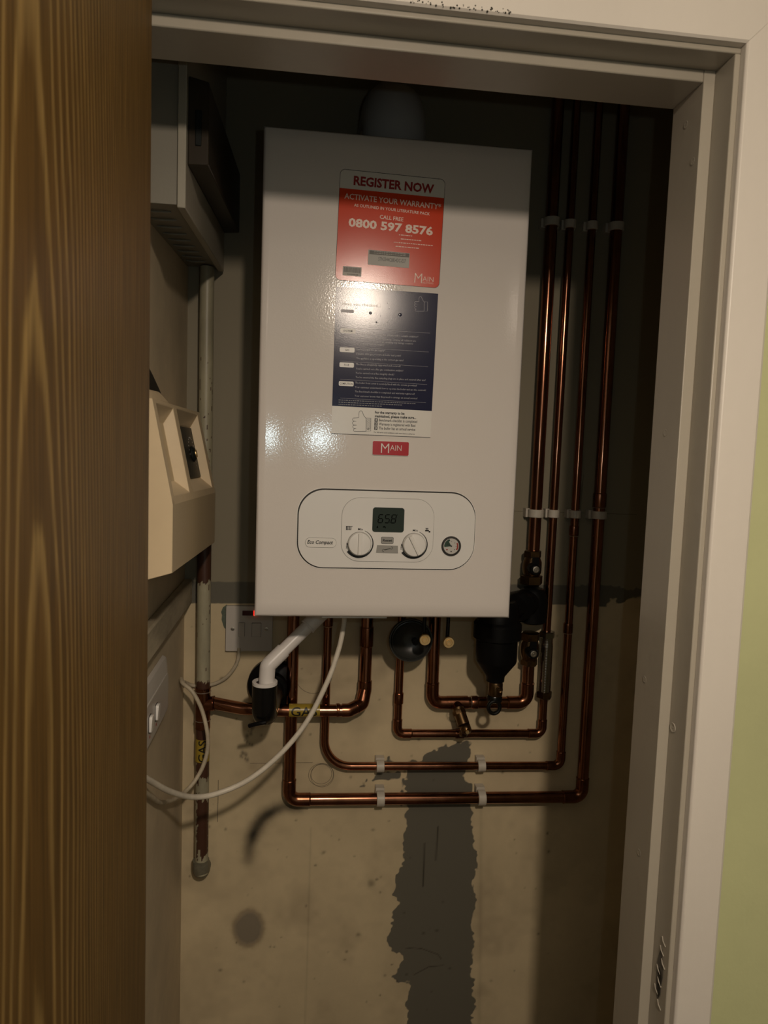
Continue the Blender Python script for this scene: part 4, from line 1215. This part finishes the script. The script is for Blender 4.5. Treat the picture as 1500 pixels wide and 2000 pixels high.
# beige heating timer box
t = thing('control_box', 'beige sloping control box with two recessed windows on the left wall', 'control box', (-.11, -.02, 1.43))
near = [(-.143, 1.425), (-.0800, 1.4435), (-.0800, 1.5220), (-.1035, 1.6405), (-.143, 1.6405)]
far = [(-.143, 1.413), (-.0800, 1.4255), (-.0800, 1.5110), (-.1085, 1.6450), (-.143, 1.6450)]
yN, yF = -.226, .182
s = MB()
v0 = [s.bm.verts.new((x, yN, z)) for x, z in near]
v1 = [s.bm.verts.new((x, yF, z)) for x, z in far]
s.face(v0[::-1], M['beige']); s.face(v1, M['beige'])
for i in (0, 1, 3, 4):
    s.face([v0[i], v0[(i + 1) % 5], v1[(i + 1) % 5], v1[i]], M['beige_face'] if i == 1 else M['beige'])
def SL(u, v, d=0):
    a = Vector((near[2][0], yN, near[2][1])).lerp(Vector((far[2][0], yF, far[2][1])), u)
    b = Vector((near[3][0], yN, near[3][1])).lerp(Vector((far[3][0], yF, far[3][1])), u)
    return a.lerp(b, v) + Vector((-.981, 0, -.195)) * d
us = [0, .045, .335, .40, .925, 1]
vs = [0, .075, .965, 1]
G_ = [[s.bm.verts.new(SL(u, v)) for u in us] for v in vs]
G_[0][0], G_[0][-1], G_[-1][0], G_[-1][-1] = v0[2], v1[2], v0[3], v1[3]
for i in range(3):
    for j in range(5):
        if i == 1 and j in (1, 3):
            inn = [SL(us[j] + .004, .22, .016), SL(us[j + 1] - .014, .22, .016), SL(us[j + 1] - .014, .82, .016), SL(us[j] + .004, .82, .016)]
            iv = [s.bm.verts.new(p) for p in inn]
            ov = [G_[1][j], G_[1][j + 1], G_[2][j + 1], G_[2][j]]
            for q in range(4):
                s.face([ov[q], ov[(q + 1) % 4], iv[(q + 1) % 4], iv[q]], M['beige'])
            s.face(iv, M['beige_face'])
        else:
            s.face([G_[i][j], G_[i][j + 1], G_[i + 1][j + 1], G_[i + 1][j]], M['beige'])
bmesh.ops.remove_doubles(s.bm, verts=s.bm.verts, dist=1e-5)
hb = obj('housing', s, t, bevel=.0008)
s = MB()
q = [(us[3] + .006, .225), (us[4] - .016, .225), (us[4] - .016, .815), (us[3] + .006, .815)]
s.prism([SL(u, v, .0135) for u, v in q], [SL(u, v, .0155) for u, v in q], M['dark_screen'])
scn = obj('dial_panel', s, t, label='dark glossy panel in the far window')
s = MB()
c = SL(.80, .50, .0135)
for k in range(24):
    a = k * math.pi / 12
    e = c + Vector((0, math.cos(a) * .026, math.sin(a) * .026)) + Vector((.195, 0, -.981)) * 0
    e.x += -.19 * (e.z - c.z)
    s.lathe([(.0011, 0), (.0011, .0004)], e, (.981, 0, .195), M['label_grey'], 6)
s.lathe([(.0125, 0), (.0125, .002), (.0105, .0035), (.0085, .0050), (.0075, .0055), (0, .0055)], c, (.981, 0, .195), M['dark_screen'], 24)
s.lathe([(.0068, .0050), (.0062, .0068), (0, .0070)], c, (.981, 0, .195), M['brass'], 16)
obj('knob', s, scn, label='small metal-tipped knob')
s = MB()
s.hexa([(-.143, -.225, 1.640), (-.105, -.225, 1.640), (-.110, -.075, 1.6425), (-.143, -.075, 1.6425), (-.143, -.170, 1.654), (-.118, -.165, 1.655), (-.119, -.105, 1.657), (-.143, -.100, 1.657)], M['beige'])
obj('top_hump', s, t, bevel=.003)
t = MB()  # black wedge against the left wall, tapering down towards the back
prof = [(-.226, 1.735), (-.160, 1.714), (-.110, 1.698), (-.060, 1.682), (-.013, 1.664), (.008, 1.650), (.010, 1.644), (-.226, 1.644)]
t.prism([(-.1425, y, z) for y, z in prof], [(-.134 - .004 * max(0, (z - 1.65) / .08), y, z) for y, z in prof], M['black'])
tag(obj('black_wedge', t, bevel=.002, at=(-.13, -.15, 1.6435)), 'black wedge on the wall above the beige box', 'cable boot')

# batten on the left wall
s = MB()
n = 14
for a in range(1):
    P0, P1 = [], []
    s.box(-.143, -.128, -.262, .262, 1.303, 1.347, M['timber'])
tag(obj('timber_batten', s, bevel=.003, at=(-.135, 0, 1.303)), 'painted timber batten with peeling paint along the left wall', 'batten')

# double socket
t = thing('double_socket', 'white double switched socket on the left wall below the batten', 'socket', (-.143, -.03, 1.215))
s = MB()
def ring(x, y0, y1, z0, z1, r): return [(x, y, z) for y, z in rrect(y0, y1, z0, z1, r, 6)]
s.prism(ring(-.1428, -.135, .075, 1.168, 1.265, .020), ring(-.1370, -.132, .071, 1.170, 1.262, .018), M['fuse_white'])
s.prism(ring(-.1372, -.132, .071, 1.170, 1.262, .018), ring(-.1310, -.122, .040, 1.1860, 1.2460, .012), M['fuse_white'])
s.prism(ring(-.1312, -.122, .040, 1.1860, 1.2460, .012), ring(-.1295, -.121, .038, 1.1870, 1.2450, .011), M['fuse_white'])
obj('box', s, t, bevel=.0012)
for y in (-.054, -.097):
    s = MB()
    s.prism(ring(-.1300, y - .0082, y + .0082, 1.2035, 1.2285, .003), ring(-.1290, y - .0080, y + .0080, 1.2040, 1.2280, .003), M['line'])
    o_ = rrect(y - .0068, y + .0068, 1.2050, 1.2270, .003, 3)
    s.prism([(-.1295, a, b) for a, b in o_], [(-.1262 + (.0012 if b > 1.216 else 0), a, b) for a, b in o_], M['white_plain'])
    obj('rocker', s, t)
    s = MB(); s.box(-.1297, -.1292, y - .002, y + .002, 1.1960, 1.1995, M['gauge_red']); obj('on_mark', s, t)

# ------------------------------------------------------------------ pipe clips
def clip_mesh(r, axis):
    """collar round the pipe on a block reaching back to the wall; local origin on the pipe's axis"""
    s = MB()
    h, ro = .0075, r + .0034
    dist = WY - (.246 if r > .01 else .25)
    ax = (0, 0, 1) if axis == 'z' else (1, 0, 0)
    s.lathe([(r + .0001, -h), (ro - .0006, -h), (ro, -h + .0008), (ro, h - .0008), (ro - .0006, h), (r + .0001, h)], (0, 0, 0), ax, M['clip'], 32, cap=False)
    if axis == 'z':
        s.box(-ro - .003, ro + .001, ro * .45, dist - .0003, -h - .001, h + .001, M['clip'])
    else:
        s.box(-h - .001, h + .001, ro * .45, dist - .0003, -ro - .003, ro + .003, M['clip'])
    me_o = obj('pipe_clip', s, bevel=.0006)
    return me_o
protos = {}
def clip(x, z, r, axis, label):
    k = (r, axis)
    y = .246 if r == P22 else .25
    if k not in protos:
        protos[k] = clip_mesh(r, axis); o = protos[k]
    else:
        o = protos[k].copy(); COL.objects.link(o)
    o.location = (x, y, z)
    tag(o, label, 'pipe clip', 'white plastic pipe clips')
nm = ['leftmost riser', 'second riser', 'third riser', 'rightmost riser']
for i, (x, r) in enumerate(((.5082, P22), (.5445, P15), (.5868, P15), (.632, P22))):
    clip(x, 2.019, r, 'z', 'white pipe clip in the upper row, on the ' + nm[i])
for i, (x, r) in enumerate(((.5075, P22), (.5438, P15), (.5864, P15), (.632, P22))):
    clip(x, 1.484, r, 'z', 'white pipe clip in the middle row, on the ' + nm[i])
clip(.228, .9912, P15, 'x', 'white clip on the left half of the thin bottom pipe')
clip(.426, .9885, P15, 'x', 'white clip on the right half of the thin bottom pipe')
clip(.230, .9287, P22, 'x', 'white clip on the left half of the thick bottom pipe')
clip(.428, .9260, P22, 'x', 'white clip on the right half of the thick bottom pipe')
